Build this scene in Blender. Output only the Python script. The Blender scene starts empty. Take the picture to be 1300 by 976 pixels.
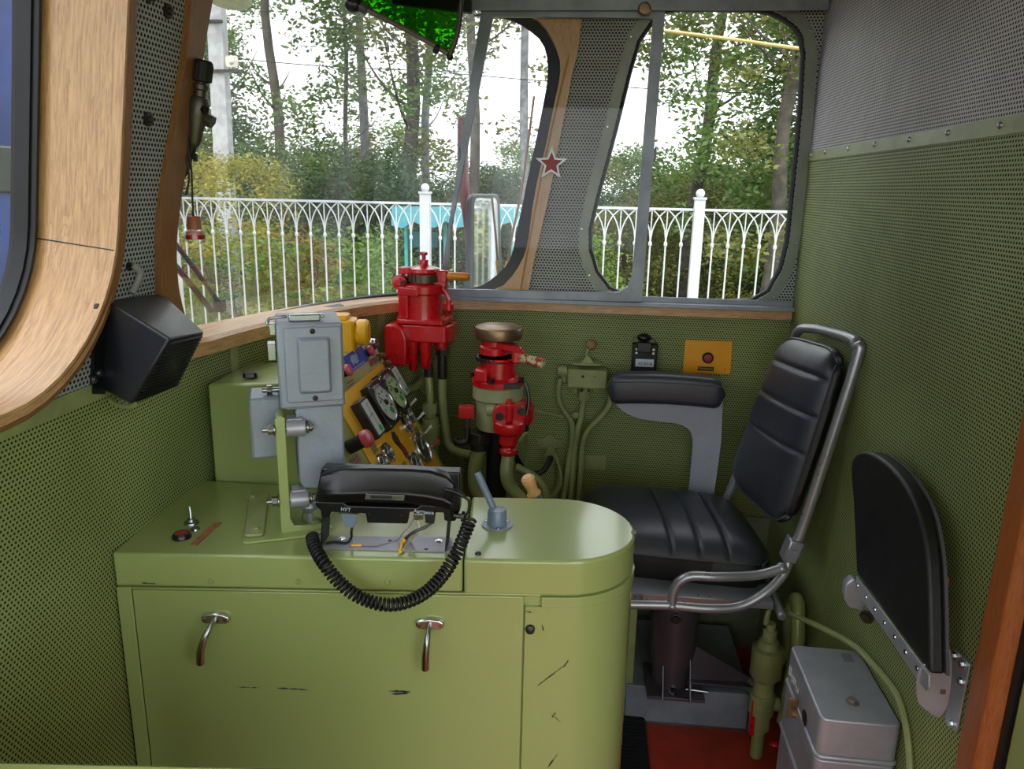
import bpy, bmesh, math, random
from math import sin, cos, pi, radians, tan, atan2, sqrt
from mathutils import Vector, Matrix, Euler, noise
V = Vector
sc = bpy.context.scene
COL = sc.collection
random.seed(7)

# ---------------------------------------------------------------- camera
EYE = V((0, 0, 1.5)); FPX = 976.0
def _cam():
    ya, p, r = radians(5.5), radians(14.3), radians(1.2)
    fw = V((-sin(ya) * cos(p), cos(ya) * cos(p), -sin(p)))
    rt = V((cos(ya), sin(ya), 0)); up = rt.cross(fw)
    return fw, rt * cos(r) + up * sin(r), -rt * sin(r) + up * cos(r)
FW, RT, UP = _cam()
cam = bpy.data.objects.new('camera', bpy.data.cameras.new('camera'))
COL.objects.link(cam)
cam.matrix_world = Matrix((( RT.x, UP.x, -FW.x, EYE.x), (RT.y, UP.y, -FW.y, EYE.y), (RT.z, UP.z, -FW.z, EYE.z), (0, 0, 0, 1)))
cam.data.sensor_width = 36; cam.data.lens = 36 * FPX / 1300
cam.data.clip_start = 0.02; cam.data.clip_end = 500
sc.camera = cam

# ---------------------------------------------------------------- light
w = bpy.data.worlds.new('overcast'); sc.world = w; w.use_nodes = True
nt = w.node_tree; bg = nt.nodes['Background']
bg.inputs[0].default_value = (0.93, 0.97, 1.0, 1); bg.inputs[1].default_value = 1.25
sl = bpy.data.lights.new('soft_sun', 'SUN'); sl.energy = .9; sl.angle = radians(40); sl.color = (1, .96, .88)
so = bpy.data.objects.new('soft_sun', sl); COL.objects.link(so); so.rotation_euler = (radians(38), radians(14), 0)
sc.view_settings.view_transform = 'Standard'; sc.view_settings.look = 'None'
sc.view_settings.exposure = 1.27; sc.view_settings.gamma = 1; sc.view_settings.use_curve_mapping = False
sc.cycles.max_bounces = 8; sc.cycles.transparent_max_bounces = 24
sc.cycles.caustics_reflective = False; sc.cycles.caustics_refractive = False
sc.cycles.use_denoising = True

# ---------------------------------------------------------------- where a sight line meets a surface
def ray(px, py):
    return FW + RT * (px - 650) / FPX - UP * (py - 488) / FPX
def at(px, py, X=None, Y=None, Z=None):
    d = ray(px, py)
    if X is not None: t = (X - EYE.x) / d.x
    elif Y is not None: t = (Y - EYE.y) / d.y
    else: t = (Z - EYE.z) / d.z
    return EYE + d * t
def onplane(px, py, p0, n):
    d = ray(px, py); return EYE + d * ((p0 - EYE).dot(n) / d.dot(n))
def frame(o, x, y, z=None):
    x = V(x).normalized(); y = V(y).normalized(); z = V(z).normalized() if z is not None else x.cross(y).normalized()
    return Matrix(((x.x, y.x, z.x, o[0]), (x.y, y.y, z.y, o[1]), (x.z, y.z, z.z, o[2]), (0, 0, 0, 1)))
def Rz(a, o=(0, 0, 0)): return Matrix.Translation(V(o)) @ Matrix.Rotation(radians(a), 4, 'Z')

# ---------------------------------------------------------------- materials
def srgb(h):
    if isinstance(h, str):
        h = h.lstrip('#'); h = [int(h[i:i + 2], 16) / 255 for i in (0, 2, 4)]
    return tuple(c / 12.92 if c < .04045 else ((c + .055) / 1.055) ** 2.4 for c in h) + (1,)
class NT:
    def __init__(s, name):
        s.m = bpy.data.materials.new(name); s.m.use_nodes = True; s.t = s.m.node_tree
        s.b = s.t.nodes['Principled BSDF']; s.out = s.t.nodes['Material Output']
    def n(s, typ, **kw):
        nd = s.t.nodes.new('ShaderNode' + typ)
        for k, v in kw.items():
            if k.startswith('i_'):
                key = k[2:]; key = int(key) if key.isdigit() else key.replace('_', ' ')
                if isinstance(v, bpy.types.NodeSocket): s.t.links.new(v, nd.inputs[key])
                else: nd.inputs[key].default_value = v
            else: setattr(nd, k, v)
        return nd
    def l(s, a, b): s.t.links.new(a, b)
    def math(s, op, a, b=None, c=None):
        nd = s.t.nodes.new('ShaderNodeMath'); nd.operation = op
        for i, v in enumerate((a, b, c)):
            if v is None: continue
            if isinstance(v, bpy.types.NodeSocket): s.l(v, nd.inputs[i])
            else: nd.inputs[i].default_value = v
        return nd.outputs[0]
    def mix(s, f, a, b):
        nd = s.t.nodes.new('ShaderNodeMix'); nd.data_type = 'RGBA'
        for k, v in ((0, f), (6, a), (7, b)):
            if isinstance(v, bpy.types.NodeSocket): s.l(v, nd.inputs[k])
            else: nd.inputs[k].default_value = v
        return nd.outputs[2]
    def noise(s, scale=10, detail=3, rough=.5, vec=None, stretch=None):
        tc = s.n('TexCoord').outputs['Object'] if vec is None else vec
        if stretch: tc = s.n('Mapping', i_Vector=tc, i_Scale=stretch).outputs[0]
        return s.n('TexNoise', i_Vector=tc, i_Scale=scale, i_Detail=detail, i_Roughness=rough).outputs[0]
    def step(s, v, lo, hi):
        nd = s.n('MapRange'); nd.interpolation_type = 'SMOOTHSTEP'
        s.l(v, nd.inputs[0]); nd.inputs[1].default_value = lo; nd.inputs[2].default_value = hi
        return nd.outputs[0]
    def bump(s, h, strength=.3, dist=.002):
        b = s.n('Bump', i_Height=h, i_Strength=strength, i_Distance=dist); s.l(b.outputs[0], s.b.inputs['Normal'])
MATS = {}
def mat(name, col, rough=.5, metal=0, coat=0, spec=.5, vary=.12, vscale=8, bump=0, bscale=60, chips=None, chipscale=14, chipcut=.70, emit=0, alpha=1):
    if name in MATS: return MATS[name]
    t = NT(name); c = srgb(col)
    n1 = t.noise(vscale, 4, .6)
    dark = tuple(x * (1 - vary * 1.4) for x in c[:3]) + (1,); lite = tuple(min(1, x * (1 + vary)) for x in c[:3]) + (1,)
    colo = t.mix(t.step(n1, .3, .7), dark, lite)
    if chips:
        n2 = t.noise(chipscale, 6, .7); f = t.step(n2, chipcut, chipcut + .015)
        colo = t.mix(f, colo, srgb(chips))
    t.l(colo, t.b.inputs['Base Color'])
    if name == 'green_paint': t.b.inputs['Roughness'].default_value = rough
    else: r = t.math('ADD', t.math('MULTIPLY', t.noise(vscale * 3, 3), .14), rough - .07); t.l(r, t.b.inputs['Roughness'])
    t.b.inputs['Metallic'].default_value = metal; t.b.inputs['Coat Weight'].default_value = coat
    t.b.inputs['Coat Roughness'].default_value = .12
    t.b.inputs['Specular IOR Level'].default_value = spec
    if bump: t.bump(t.noise(bscale, 4, .6), bump, .002)
    if emit: t.b.inputs['Emission Color'].default_value = c; t.b.inputs['Emission Strength'].default_value = emit
    MATS[name] = t.m; return t.m
def perf(name, col, hole, pitch=.008, rad=.27, rough=.45):
    t = NT(name); uv = t.n('UVMap').outputs[0]; sp = t.n('SeparateXYZ', i_0=uv)
    u = t.math('DIVIDE', sp.outputs[0], pitch); v = t.math('DIVIDE', sp.outputs[1], pitch * .866)
    row = t.math('FLOOR', v); sh = t.math('MULTIPLY', t.math('MODULO', t.math('ABSOLUTE', row), 2.0), .5)
    fu = t.math('SUBTRACT', t.math('FRACT', t.math('ADD', u, sh)), .5)
    fv = t.math('MULTIPLY', t.math('SUBTRACT', t.math('FRACT', v), .5), .866)
    d = t.math('SQRT', t.math('ADD', t.math('MULTIPLY', fu, fu), t.math('MULTIPLY', fv, fv)))
    f = t.step(d, rad - .05, rad + .05)
    c = srgb(col); n1 = t.step(t.noise(3, 4, .6), .3, .7)
    base = t.mix(n1, tuple(x * .85 for x in c[:3]) + (1,), tuple(x * 1.12 for x in c[:3]) + (1,))
    t.l(t.mix(f, srgb(hole), base), t.b.inputs['Base Color'])
    t.b.inputs['Roughness'].default_value = rough
    t.l(t.math('MULTIPLY', f, .5), t.b.inputs['Specular IOR Level'])
    t.bump(f, .5, .001)
    MATS[name] = t.m; return t.m
def wood(name, c1, c2, stretch, rough=.35, coat=.3, uv=False):
    t = NT(name); vec = t.n('UVMap').outputs[0] if uv else t.n('TexCoord').outputs['Object']
    mp = t.n('Mapping', i_Vector=vec, i_Scale=stretch).outputs[0]
    big = t.n('TexNoise', i_Vector=mp, i_Scale=1.0, i_Detail=5, i_Roughness=.6, i_Distortion=1.2).outputs[0]
    ring = t.math('FRACT', t.math('MULTIPLY', big, 7.0))
    fine = t.n('TexNoise', i_Vector=mp, i_Scale=6, i_Detail=4, i_Roughness=.7).outputs[0]
    f = t.math('ADD', t.math('MULTIPLY', t.math('POWER', ring, 2.0), .35), t.math('MULTIPLY', t.step(fine, .35, .75), .55))
    t.l(t.mix(f, srgb(c1), srgb(c2)), t.b.inputs['Base Color'])
    t.b.inputs['Roughness'].default_value = rough; t.b.inputs['Coat Weight'].default_value = coat; t.b.inputs['Coat Roughness'].default_value = .25
    t.bump(fine, .08, .001)
    MATS[name] = t.m; return t.m
def glass(name, tint=(1, 1, 1, 1), haze=0.0, gloss=1.0):
    t = NT(name); t.t.nodes.remove(t.b)
    tr = t.n('BsdfTransparent', i_Color=tint); gl = t.n('BsdfGlossy', i_Roughness=.02)
    fr = t.n('Fresnel', i_IOR=1.45)
    m = t.n('MixShader'); t.l(t.math('MULTIPLY', fr.outputs[0], gloss), m.inputs[0]); t.l(tr.outputs[0], m.inputs[1]); t.l(gl.outputs[0], m.inputs[2])
    last = m.outputs[0]
    if haze:
        df = t.n('BsdfTranslucent', i_Color=(.9, .93, .95, 1)); m2 = t.n('MixShader')
        t.l(t.math('MULTIPLY', t.step(t.noise(2.2, 5, .6, stretch=(3, 3, .7)), .3, .8), haze), m2.inputs[0])
        t.l(last, m2.inputs[1]); t.l(df.outputs[0], m2.inputs[2]); last = m2.outputs[0]
    t.l(last, t.out.inputs[0]); MATS[name] = t.m; return t.m
def leafmat(name, c1, c2, scale=1.2):
    t = NT(name)
    n1 = t.step(t.noise(scale, 3, .6, vec=t.n('NewGeometry').outputs['Position']), .3, .7)
    isl = t.n('NewGeometry').outputs['Random Per Island']
    c = t.mix(t.math('MULTIPLY', t.math('ADD', n1, isl), .5), srgb(c1), srgb(c2))
    t.l(c, t.b.inputs['Base Color']); t.b.inputs['Roughness'].default_value = .6
    tl = t.n('BsdfTranslucent'); t.l(c, tl.inputs[0]); m = t.n('MixShader', i_0=.4)
    t.l(t.b.outputs[0], m.inputs[1]); t.l(tl.outputs[0], m.inputs[2]); t.l(m.outputs[0], t.out.inputs[0])
    MATS[name] = t.m; return t.m
GREEN = mat('green_paint', '#99a768', .26, coat=.6, vary=.0, vscale=2)
GREENP = mat('green_pipe_paint', '#8f9862', .42, coat=.2, vary=.12, vscale=12)
GREEND = mat('dull_green_paint', '#767d66', .6, vary=.2, vscale=14)
GPERF = perf('green_perforated_sheet', '#8f9b60', '#2d3418')
UPERF = perf('grey_perforated_sheet', '#c4c1c3', '#3c3a3e')
PPERF = perf('pillar_perforated_sheet', '#a6aaab', '#2c2e2f', pitch=.0095, rad=.3)
GREY = mat('grey_hammer_paint', '#8f98a5', .42, metal=.15, vary=.08, bump=.5, bscale=110, chips='#3b4046', chipscale=20, chipcut=.74)
SILVER = mat('silver_paint', '#a5a7b2', .38, metal=.45, vary=.1, bump=.06, bscale=90)
TUBE = mat('grey_metallic_tube', '#9a9ca2', .30, metal=.6, vary=.05)
ALU = mat('window_aluminium', '#8a909a', .42, metal=.45, vary=.15, vscale=9, bump=.08)
STEEL = mat('steel', '#a9aeb2', .25, metal=1, vary=.1)
CHROME = mat('chrome', '#d8dadd', .2, metal=1, vary=.04)
DSTEEL = mat('dark_steel', '#3d3b38', .4, metal=.7, vary=.2)
BRK = mat('brushed_bracket', '#a9aeb8', .33, metal=.45, vary=.12)
BRASS = mat('dull_brass', '#8c7458', .38, metal=.85, vary=.15)
RED = mat('red_paint', '#c80d1c', .28, coat=.6, vary=.1, bump=.10, bscale=45, chips='#5a1414', chipscale=30, chipcut=.76)
REDD = mat('dark_red_plastic', '#a51e2c', .35, coat=.2)
PINK = mat('pink_red_plastic', '#c8455a', .35, coat=.2)
YEL = mat('yellow_paint', '#f4b60c', .4, vary=.05, coat=.2)
YELD = mat('amber_yellow_plate', '#eda208', .4, vary=.05)
ORH = mat('orange_handle', '#d08412', .3, coat=.3)
BLK = mat('black_plastic', '#0d0e12', .33, vary=.1, coat=.1, bump=.04, bscale=200)
BLKM = mat('black_matt', '#0c0d10', .6, vary=.1)
RUB = mat('black_rubber', '#14161a', .5, vary=.2, bump=.1)
LEATH = mat('black_leatherette', '#30333d', .34, vary=.1, bump=.35, bscale=380, spec=.6)
FAB = mat('black_side_vinyl', '#0b0c0f', .5, vary=.1, bump=.2, bscale=400)
PLATE = mat('grey_painted_plate', '#9b9fac', .45, vary=.06)
BLUEG = mat('blue_grey_paint', '#74879a', .35, coat=.2)
LILAC = mat('grey_lilac_sheet', '#9a9aa6', .45, metal=.2)
FENCEW = mat('fence_white', '#c3c8cc', .5, vary=.06)
WHITE = mat('white_paint', '#e6e8ea', .4, vary=.06)
LABEL = mat('white_label', '#c8d2dc', .5, vary=.03)
DIAL = mat('dial_white', '#c6cfd0', .4, vary=.04)
DIALG = mat('dial_green', '#b3cf9c', .4, vary=.04)
DARKG = mat('dial_dark', '#323b38', .45, vary=.1, coat=.1)
LEAFG = mat('green_sticker', '#1f9a3c', .5)
COPPER = mat('copper_plate', '#9a6440', .5, vary=.3, vscale=120)
TAN = mat('tan_plate', '#9b8a54', .5, vary=.25, vscale=200)
BLUE = mat('blue_card', '#0c44ad', .4, vary=.25, vscale=60)
CARDF = mat('blue_card_figure', '#9fb3d6', .5)
REDFL = mat('red_floor', '#a3331c', .6, vary=.12, vscale=14, bump=.1, bscale=30)
WOODU = wood('light_oak_sweep', '#d6ab7a', '#8e5c30', (3, 38, 38), uv=True)
WOODD = wood('brown_oak_rim', '#94683c', '#5a3718', (5, 60, 60), uv=True)
WOODX = wood('oak_along_x', '#bd8c58', '#7c4a22', (5, 60, 60))
WOODY = wood('oak_pale', '#d9a877', '#a36c3a', (30, 6, 40))
WOODZ = wood('oak_upright', '#b0804c', '#7c4d27', (60, 60, 5))
WOODR = wood('varnished_red_brown_wood', '#a96231', '#7e3d18', (70, 70, 5), rough=.4)
BEECH = mat('turned_beech', '#d6a468', .45, vary=.12, vscale=40)
KNOBW = mat('brown_knob', '#a08058', .5, vary=.15, vscale=30)
GLASS = glass('window_glass', gloss=.22, haze=.12)
GLASSC = glass('clear_glass', gloss=.6)
VISOR = glass('green_visor_glass', (.11, .44, .02, 1), gloss=.5)
def camo():
    t = NT('mirror_glass'); t.b.inputs['Base Color'].default_value = (.8, .84, .86, 1); t.b.inputs['Metallic'].default_value = 1; t.b.inputs['Roughness'].default_value = .03; return t.m
MIRROR = camo()
LIQ = mat('red_liquid', '#b01228', .1, coat=1)
CONC = mat('pale_concrete', '#aeb0b4', .85, vary=.15, bump=.2, bscale=20)
BARK = mat('bark', '#4a463e', .9, vary=.3, vscale=6, bump=.8, bscale=18)
BARKG = mat('pale_bark', '#6d7074', .9, vary=.3, vscale=6, bump=.6, bscale=18)
CYAN = mat('turquoise_cloth', '#24727a', .6, vary=.1)
BLUEV = mat('blue_car_paint', '#2d3f72', .3, coat=.6, vary=.2, vscale=2)
L1 = leafmat('leaves_mid', '#3c5a28', '#71894a'); L2 = leafmat('leaves_dark', '#2a4229', '#4d6840')
L3 = leafmat('leaves_yellow', '#6d7c2c', '#b3a440'); L4 = leafmat('leaves_olive', '#56602f', '#83834a')
L5 = leafmat('leaves_bright', '#4b6d26', '#7d973f')

# ---------------------------------------------------------------- mesh building
def catmull(pts, k, closed=False):
    P = [V(p) for p in pts]; n = len(P); out = []
    if k <= 1 or n < 3: return P
    for i in range(n if closed else n - 1):
        a, b, c, d = (P[(i - 1) % n], P[i], P[(i + 1) % n], P[(i + 2) % n]) if closed else (P[max(i - 1, 0)], P[i], P[i + 1], P[min(i + 2, n - 1)])
        for j in range(k):
            t = j / k
            out.append(.5 * ((2 * b) + (c - a) * t + (2 * a - 5 * b + 4 * c - d) * t * t + (3 * b - a - 3 * c + d) * t ** 3))
    if not closed: out.append(P[-1])
    return out
def rrect(x0, x1, y0, y1, r, n=6):
    pts = []
    for cx, cy, a0 in ((x1 - r, y1 - r, 0), (x0 + r, y1 - r, 90), (x0 + r, y0 + r, 180), (x1 - r, y0 + r, 270)):
        for i in range(n + 1):
            a = radians(a0 + 90 * i / n); pts.append((cx + r * cos(a), cy + r * sin(a)))
    return pts
def roundpoly(pts, rads, n=5):
    out = []; N = len(pts)
    for i in range(N):
        p = V(pts[i]); a = V(pts[i - 1]) - p; b = V(pts[(i + 1) % N]) - p
        r = rads[i] if isinstance(rads, (list, tuple)) else rads
        if r <= 0: out.append(tuple(p)); continue
        r = min(r, a.length * .49, b.length * .49); s = p + a.normalized() * r; e = p + b.normalized() * r
        for j in range(n + 1):
            t = j / n; out.append(tuple(s * (1 - t) ** 2 + p * 2 * t * (1 - t) + e * t * t))
    return out
class MB:
    def __init__(s, M=None):
        s.bm = bmesh.new(); s.M = M or Matrix(); s.uvl = None
    def _v(s, p): return s.bm.verts.new(s.M @ V(p))
    def face(s, vs):
        try: return s.bm.faces.new(vs)
        except ValueError: return None
    def box(s, c, d, R=None):
        c = V(c); hx, hy, hz = d[0] / 2, d[1] / 2, d[2] / 2
        vs = []
        for dz in (-hz, hz):
            for dx, dy in ((-hx, -hy), (hx, -hy), (hx, hy), (-hx, hy)):
                o = V((dx, dy, dz)); o = R @ o if R else o; vs.append(s._v(c + o))
        for f in ((3, 2, 1, 0), (4, 5, 6, 7), (0, 1, 5, 4), (1, 2, 6, 5), (2, 3, 7, 6), (3, 0, 4, 7)): s.face([vs[i] for i in f])
        return s
    def prism(s, pts, vec, taper=None):
        pts = [V(p) if len(p) == 3 else V((p[0], p[1], 0)) for p in pts]; vec = V(vec); n = len(pts)
        a = [s._v(p) for p in pts]
        if taper is not None:
            c = sum(pts, V()) / n; b = [s._v(c + (p - c) * taper + vec) for p in pts]
        else: b = [s._v(p + vec) for p in pts]
        nrm = V()
        for i in range(n): nrm += pts[i].cross(pts[(i + 1) % n])
        flip = nrm.dot(vec) > 0
        s.face(a[::-1] if flip else a); s.face(b if flip else b[::-1])
        for i in range(n):
            q = [a[i], a[(i + 1) % n], b[(i + 1) % n], b[i]]; s.face(q if flip else q[::-1])
        return s
    def tube(s, pts, r, n=10, k=4, closed=False, caps=True):
        P = catmull(pts, k, closed); N = len(P)
        rr = r if callable(r) else (lambda t: r)
        T = []
        for i in range(N):
            a = P[(i - 1) % N] if closed or i > 0 else P[0]; b = P[(i + 1) % N] if closed or i < N - 1 else P[-1]
            T.append((b - a).normalized() if (b - a).length > 1e-9 else V((0, 0, 1)))
        ref = V((0, 0, 1)) if abs(T[0].z) < .9 else V((1, 0, 0)); u = T[0].cross(ref).normalized(); rings = []
        for i in range(N):
            u = (u - T[i] * u.dot(T[i])).normalized(); w_ = T[i].cross(u); q = rr(i / max(1, N - 1))
            rings.append([s._v(P[i] + (u * cos(2 * pi * j / n) + w_ * sin(2 * pi * j / n)) * q) for j in range(n)])
        for i in range(N if closed else N - 1):
            A, B = rings[i], rings[(i + 1) % N]
            for j in range(n): s.face([A[j], A[(j + 1) % n], B[(j + 1) % n], B[j]])
        if caps and not closed: s.face(rings[0][::-1]); s.face(rings[-1])
        return s
    def cyl(s, a, b, r, r2=None, n=20):
        r2 = r if r2 is None else r2
        return s.tube([a, b], (lambda t: r + (r2 - r) * t), n, 1)
    def lathe(s, o, ax, prof, n=24):
        o = V(o); ax = V(ax).normalized(); ref = V((0, 0, 1)) if abs(ax.z) < .9 else V((1, 0, 0)); u = ax.cross(ref).normalized(); w_ = ax.cross(u)
        R = []
        for r, h in prof:
            if r < 1e-6: R.append([s._v(o + ax * h)]); continue
            R.append([s._v(o + ax * h + (u * cos(2 * pi * j / n) + w_ * sin(2 * pi * j / n)) * r) for j in range(n)])
        for A, B in zip(R, R[1:]):
            for j in range(n):
                q = [A[j % len(A)], A[(j + 1) % len(A)], B[(j + 1) % len(B)], B[j % len(B)]]
                q = list(dict.fromkeys(q))
                if len(q) > 2: s.face(q)
        if len(R[0]) > 2: s.face(R[0][::-1])
        if len(R[-1]) > 2: s.face(R[-1])
        return s
    def ball(s, c, r, sc_=(1, 1, 1), n=16, m=10):
        c = V(c); R = []
        for i in range(m + 1):
            th = pi * i / m
            if i in (0, m): R.append([s._v(c + V((0, 0, r * cos(th) * sc_[2])))]); continue
            R.append([s._v(c + V((r * sin(th) * cos(2 * pi * j / n) * sc_[0], r * sin(th) * sin(2 * pi * j / n) * sc_[1], r * cos(th) * sc_[2]))) for j in range(n)])
        for A, B in zip(R, R[1:]):
            for j in range(n):
                q = list(dict.fromkeys([B[j % len(B)], B[(j + 1) % len(B)], A[(j + 1) % len(A)], A[j % len(A)]]))
                if len(q) > 2: s.face(q)
        return s
    def loft(s, rows, closed_sec=True, closed_path=False, caps=True, uv=True):
        """rows: sections along a path, each a list of points; uv = (length along, length across)"""
        if uv and s.uvl is None: s.uvl = s.bm.loops.layers.uv.new('UVMap')
        R = [[s._v(p) for p in row] for row in rows]; N = len(R); m = len(R[0])
        L = [0]
        for i in range(1, N + 1): L.append(L[-1] + (V(rows[i % N][0]) - V(rows[i - 1][0])).length)
        A = [0]
        for j in range(1, m + 1): A.append(A[-1] + (V(rows[0][j % m]) - V(rows[0][j - 1])).length)
        for i in range(N if closed_path else N - 1):
            for j in range(m if closed_sec else m - 1):
                f = s.face([R[i][j], R[i][(j + 1) % m], R[(i + 1) % N][(j + 1) % m], R[(i + 1) % N][j]])
                if f and uv:
                    for lp, c in zip(f.loops, ((L[i], A[j]), (L[i], A[j + 1]), (L[i + 1], A[j + 1]), (L[i + 1], A[j]))): lp[s.uvl].uv = c
        if caps and closed_sec and not closed_path: s.face(R[0][::-1]); s.face(R[-1])
        return s
    def hexnut(s, c, ax, r, h):
        return s.cyl(c, V(c) + V(ax).normalized() * h, r, n=6)
    def bolt(s, c, ax, r, h=None):
        ax = V(ax).normalized(); h = h or r * .9
        s.cyl(c, V(c) + ax * r * .25, r * 1.5, n=14); s.cyl(V(c) + ax * r * .25, V(c) + ax * h, r, n=6); return s
    def done(s, name, m, parent=None, bevel=0, seg=2, smooth=True, fixn=True, angle=38):
        if fixn: bmesh.ops.recalc_face_normals(s.bm, faces=s.bm.faces)
        if smooth:
            for f in s.bm.faces: f.smooth = True
            for e in s.bm.edges:
                if len(e.link_faces) == 2 and e.calc_face_angle(0) > radians(angle): e.smooth = False
        me = bpy.data.meshes.new(name); s.bm.to_mesh(me); s.bm.free()
        me.materials.append(m)
        return link(name, me, parent, bevel, seg)
def link(name, data, parent=None, bevel=0, seg=2):
    o = bpy.data.objects.new(name, data); COL.objects.link(o)
    if parent is not None:
        o.parent = parent
        if parent.type == 'EMPTY': o.matrix_parent_inverse = Matrix.Translation(-parent.location)
    if bevel:
        b = o.modifiers.new('bevel', 'BEVEL'); b.width = bevel; b.segments = seg; b.limit_method = 'ANGLE'; b.angle_limit = radians(40); b.harden_normals = False
    return o
def thing(name, label, cat, loc=(0, 0, 0), group=None):
    o = bpy.data.objects.new(name, None); o.empty_display_size = .05; COL.objects.link(o); o.location = V(loc)
    return tag(o, label, cat, group)
def tag(o, label, cat, group=None, kind=None):
    if label: o['label'] = label
    if cat: o['category'] = cat
    if group: o['group'] = group
    if kind: o['kind'] = kind
    return o
def struct(o, label=None):
    o['kind'] = 'structure'
    if label: o['label'] = label
    return o
def dup(root, delta=None, label=None, loc=None):
    r = root.copy(); COL.objects.link(r)
    for ch in list(root.children):
        c = ch.copy(); COL.objects.link(c); c.parent = r
        for g in list(ch.children):
            d = g.copy(); COL.objects.link(d); d.parent = c
    if delta is not None: r.location = root.location + V(delta)
    if loc is not None: r.location = V(loc)
    if label: r['label'] = label
    return r
def text(body, M, size, m, parent=None, name='lettering', depth=.0003, ax='CENTER'):
    cu = bpy.data.curves.new(name, 'FONT'); cu.body = body; cu.size = size; cu.extrude = depth; cu.align_x = ax; cu.align_y = 'CENTER'
    tmp = bpy.data.objects.new('tmp', cu); COL.objects.link(tmp)
    dg = bpy.context.evaluated_depsgraph_get(); me = bpy.data.meshes.new_from_object(tmp.evaluated_get(dg))
    bpy.data.objects.remove(tmp); me.transform(M); me.materials.clear(); me.materials.append(m)
    return link(name, me, parent)
def panel(pts2, hole2, fn, th, name, m, parent=None, cuts=()):
    """a flat sheet with an optional hole, given in (s, z), carried onto a surface by fn"""
    from mathutils.geometry import tessellate_polygon
    loops = [[V((a, b, 0)) for a, b in pts2]] + ([[V((a, b, 0)) for a, b in hole2]] if hole2 else [])
    tris = tessellate_polygon(loops); flat = [p for lp in loops for p in lp]
    bm = bmesh.new(); vs = [bm.verts.new(p) for p in flat]
    for t_ in tris:
        try: bm.faces.new([vs[i] for i in t_])
        except ValueError: pass
    for c in cuts:
        bmesh.ops.bisect_plane(bm, geom=bm.verts[:] + bm.edges[:] + bm.faces[:], plane_co=(c, 0, 0), plane_no=(1, 0, 0))
    bmesh.ops.recalc_face_normals(bm, faces=bm.faces)
    uvl = bm.loops.layers.uv.new('UVMap')
    for f in bm.faces:
        for lp in f.loops: lp[uvl].uv = lp.vert.co.xy
    r = bmesh.ops.extrude_face_region(bm, geom=bm.faces[:]); nv = {v for v in r['geom'] if isinstance(v, bmesh.types.BMVert)}
    for v in bm.verts:
        p, n = fn(v.co.x, v.co.y); v.co = p + (n * th if v in nv else V())
    bmesh.ops.recalc_face_normals(bm, faces=bm.faces)
    me = bpy.data.meshes.new(name); bm.to_mesh(me); bm.free(); me.materials.append(m)
    return link(name, me, parent)

# ================================================================ THE CAB SHELL
YF, XR, X0, K = 2.40, .62, -.81, .16
def lean(Y, z, out=0): return V((X0 + K * max(0, z - 1.15) - out, Y, z))
LN = V((1, 0, -K)).normalized(); LP0 = V((X0, 1, 1.15))
def onlean(px, py): return onplane(px, py, LP0, LN)
PLAN = catmull([(X0, -1.2, 0), (X0, .5, 0), (X0, 1.2, 0), (-.808, 1.52, 0), (-.775, 1.76, 0), (-.69, 2.07, 0), (-.585, 2.27, 0), (-.44, 2.375, 0), (-.25, YF, 0), (0, YF, 0), (.3, YF, 0), (XR, YF, 0)], 8)
PS = [0]
for a_, b_ in zip(PLAN, PLAN[1:]): PS.append(PS[-1] + (b_ - a_).length)
def plan(s, off=0):
    """point on the wall line at arc length s, off = metres inward"""
    i = 0
    while i < len(PS) - 2 and PS[i + 1] < s: i += 1
    t = (s - PS[i]) / (PS[i + 1] - PS[i]); p = PLAN[i].lerp(PLAN[i + 1], t); d = PLAN[i + 1] - PLAN[i]
    if 0 < i < len(PS) - 2:
        d0 = (PLAN[i + 1] - PLAN[i - 1]).normalized(); d1 = (PLAN[min(i + 2, len(PLAN) - 1)] - PLAN[i]).normalized(); d = d0.lerp(d1, t)
    d = d.normalized(); n = V((d.y, -d.x, 0)); return p + n * off, n
def s_at(fn):
    for i, p in enumerate(PLAN):
        if fn(p): return PS[i]
S_CORNER = s_at(lambda p: p.x > -.30); S_END = PS[-1]
def fn_plan(s, z):
    p, n = plan(s); return V((p.x, p.y, z)), -n
cuts = [i * .05 for i in range(1, 110)]
struct(panel([(0, 0), (S_CORNER, 0), (S_CORNER, 1.15), (0, 1.15)], None, fn_plan, .03, 'wall_left', GPERF, cuts=cuts))
struct(panel([(S_CORNER, 0), (S_END, 0), (S_END, 1.15), (S_CORNER, 1.15)], None, fn_plan, .03, 'wall_far', GPERF))
WL = bpy.data.objects['wall_left']; WF = bpy.data.objects['wall_far']
# seams of the lower sheets
for px, py in ((337, 440), (262, 560)):
    q = at(px, py, Y=1.72)
m_ = MB()
for s_ in (s_at(lambda p: p.y > 1.62), s_at(lambda p: p.x > -.62)):
    rows = []
    for ds in (-.014, .014):
        p, n = plan(s_ + ds, .001); rows.append([V((p.x, p.y, .88)), V((p.x, p.y, 1.14)), V((p.x, p.y, 1.14)) + n * .002, V((p.x, p.y, .88)) + n * .002])
    m_.loft(rows)
m_.done('seam_strip', GREENP, WL)
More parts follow.
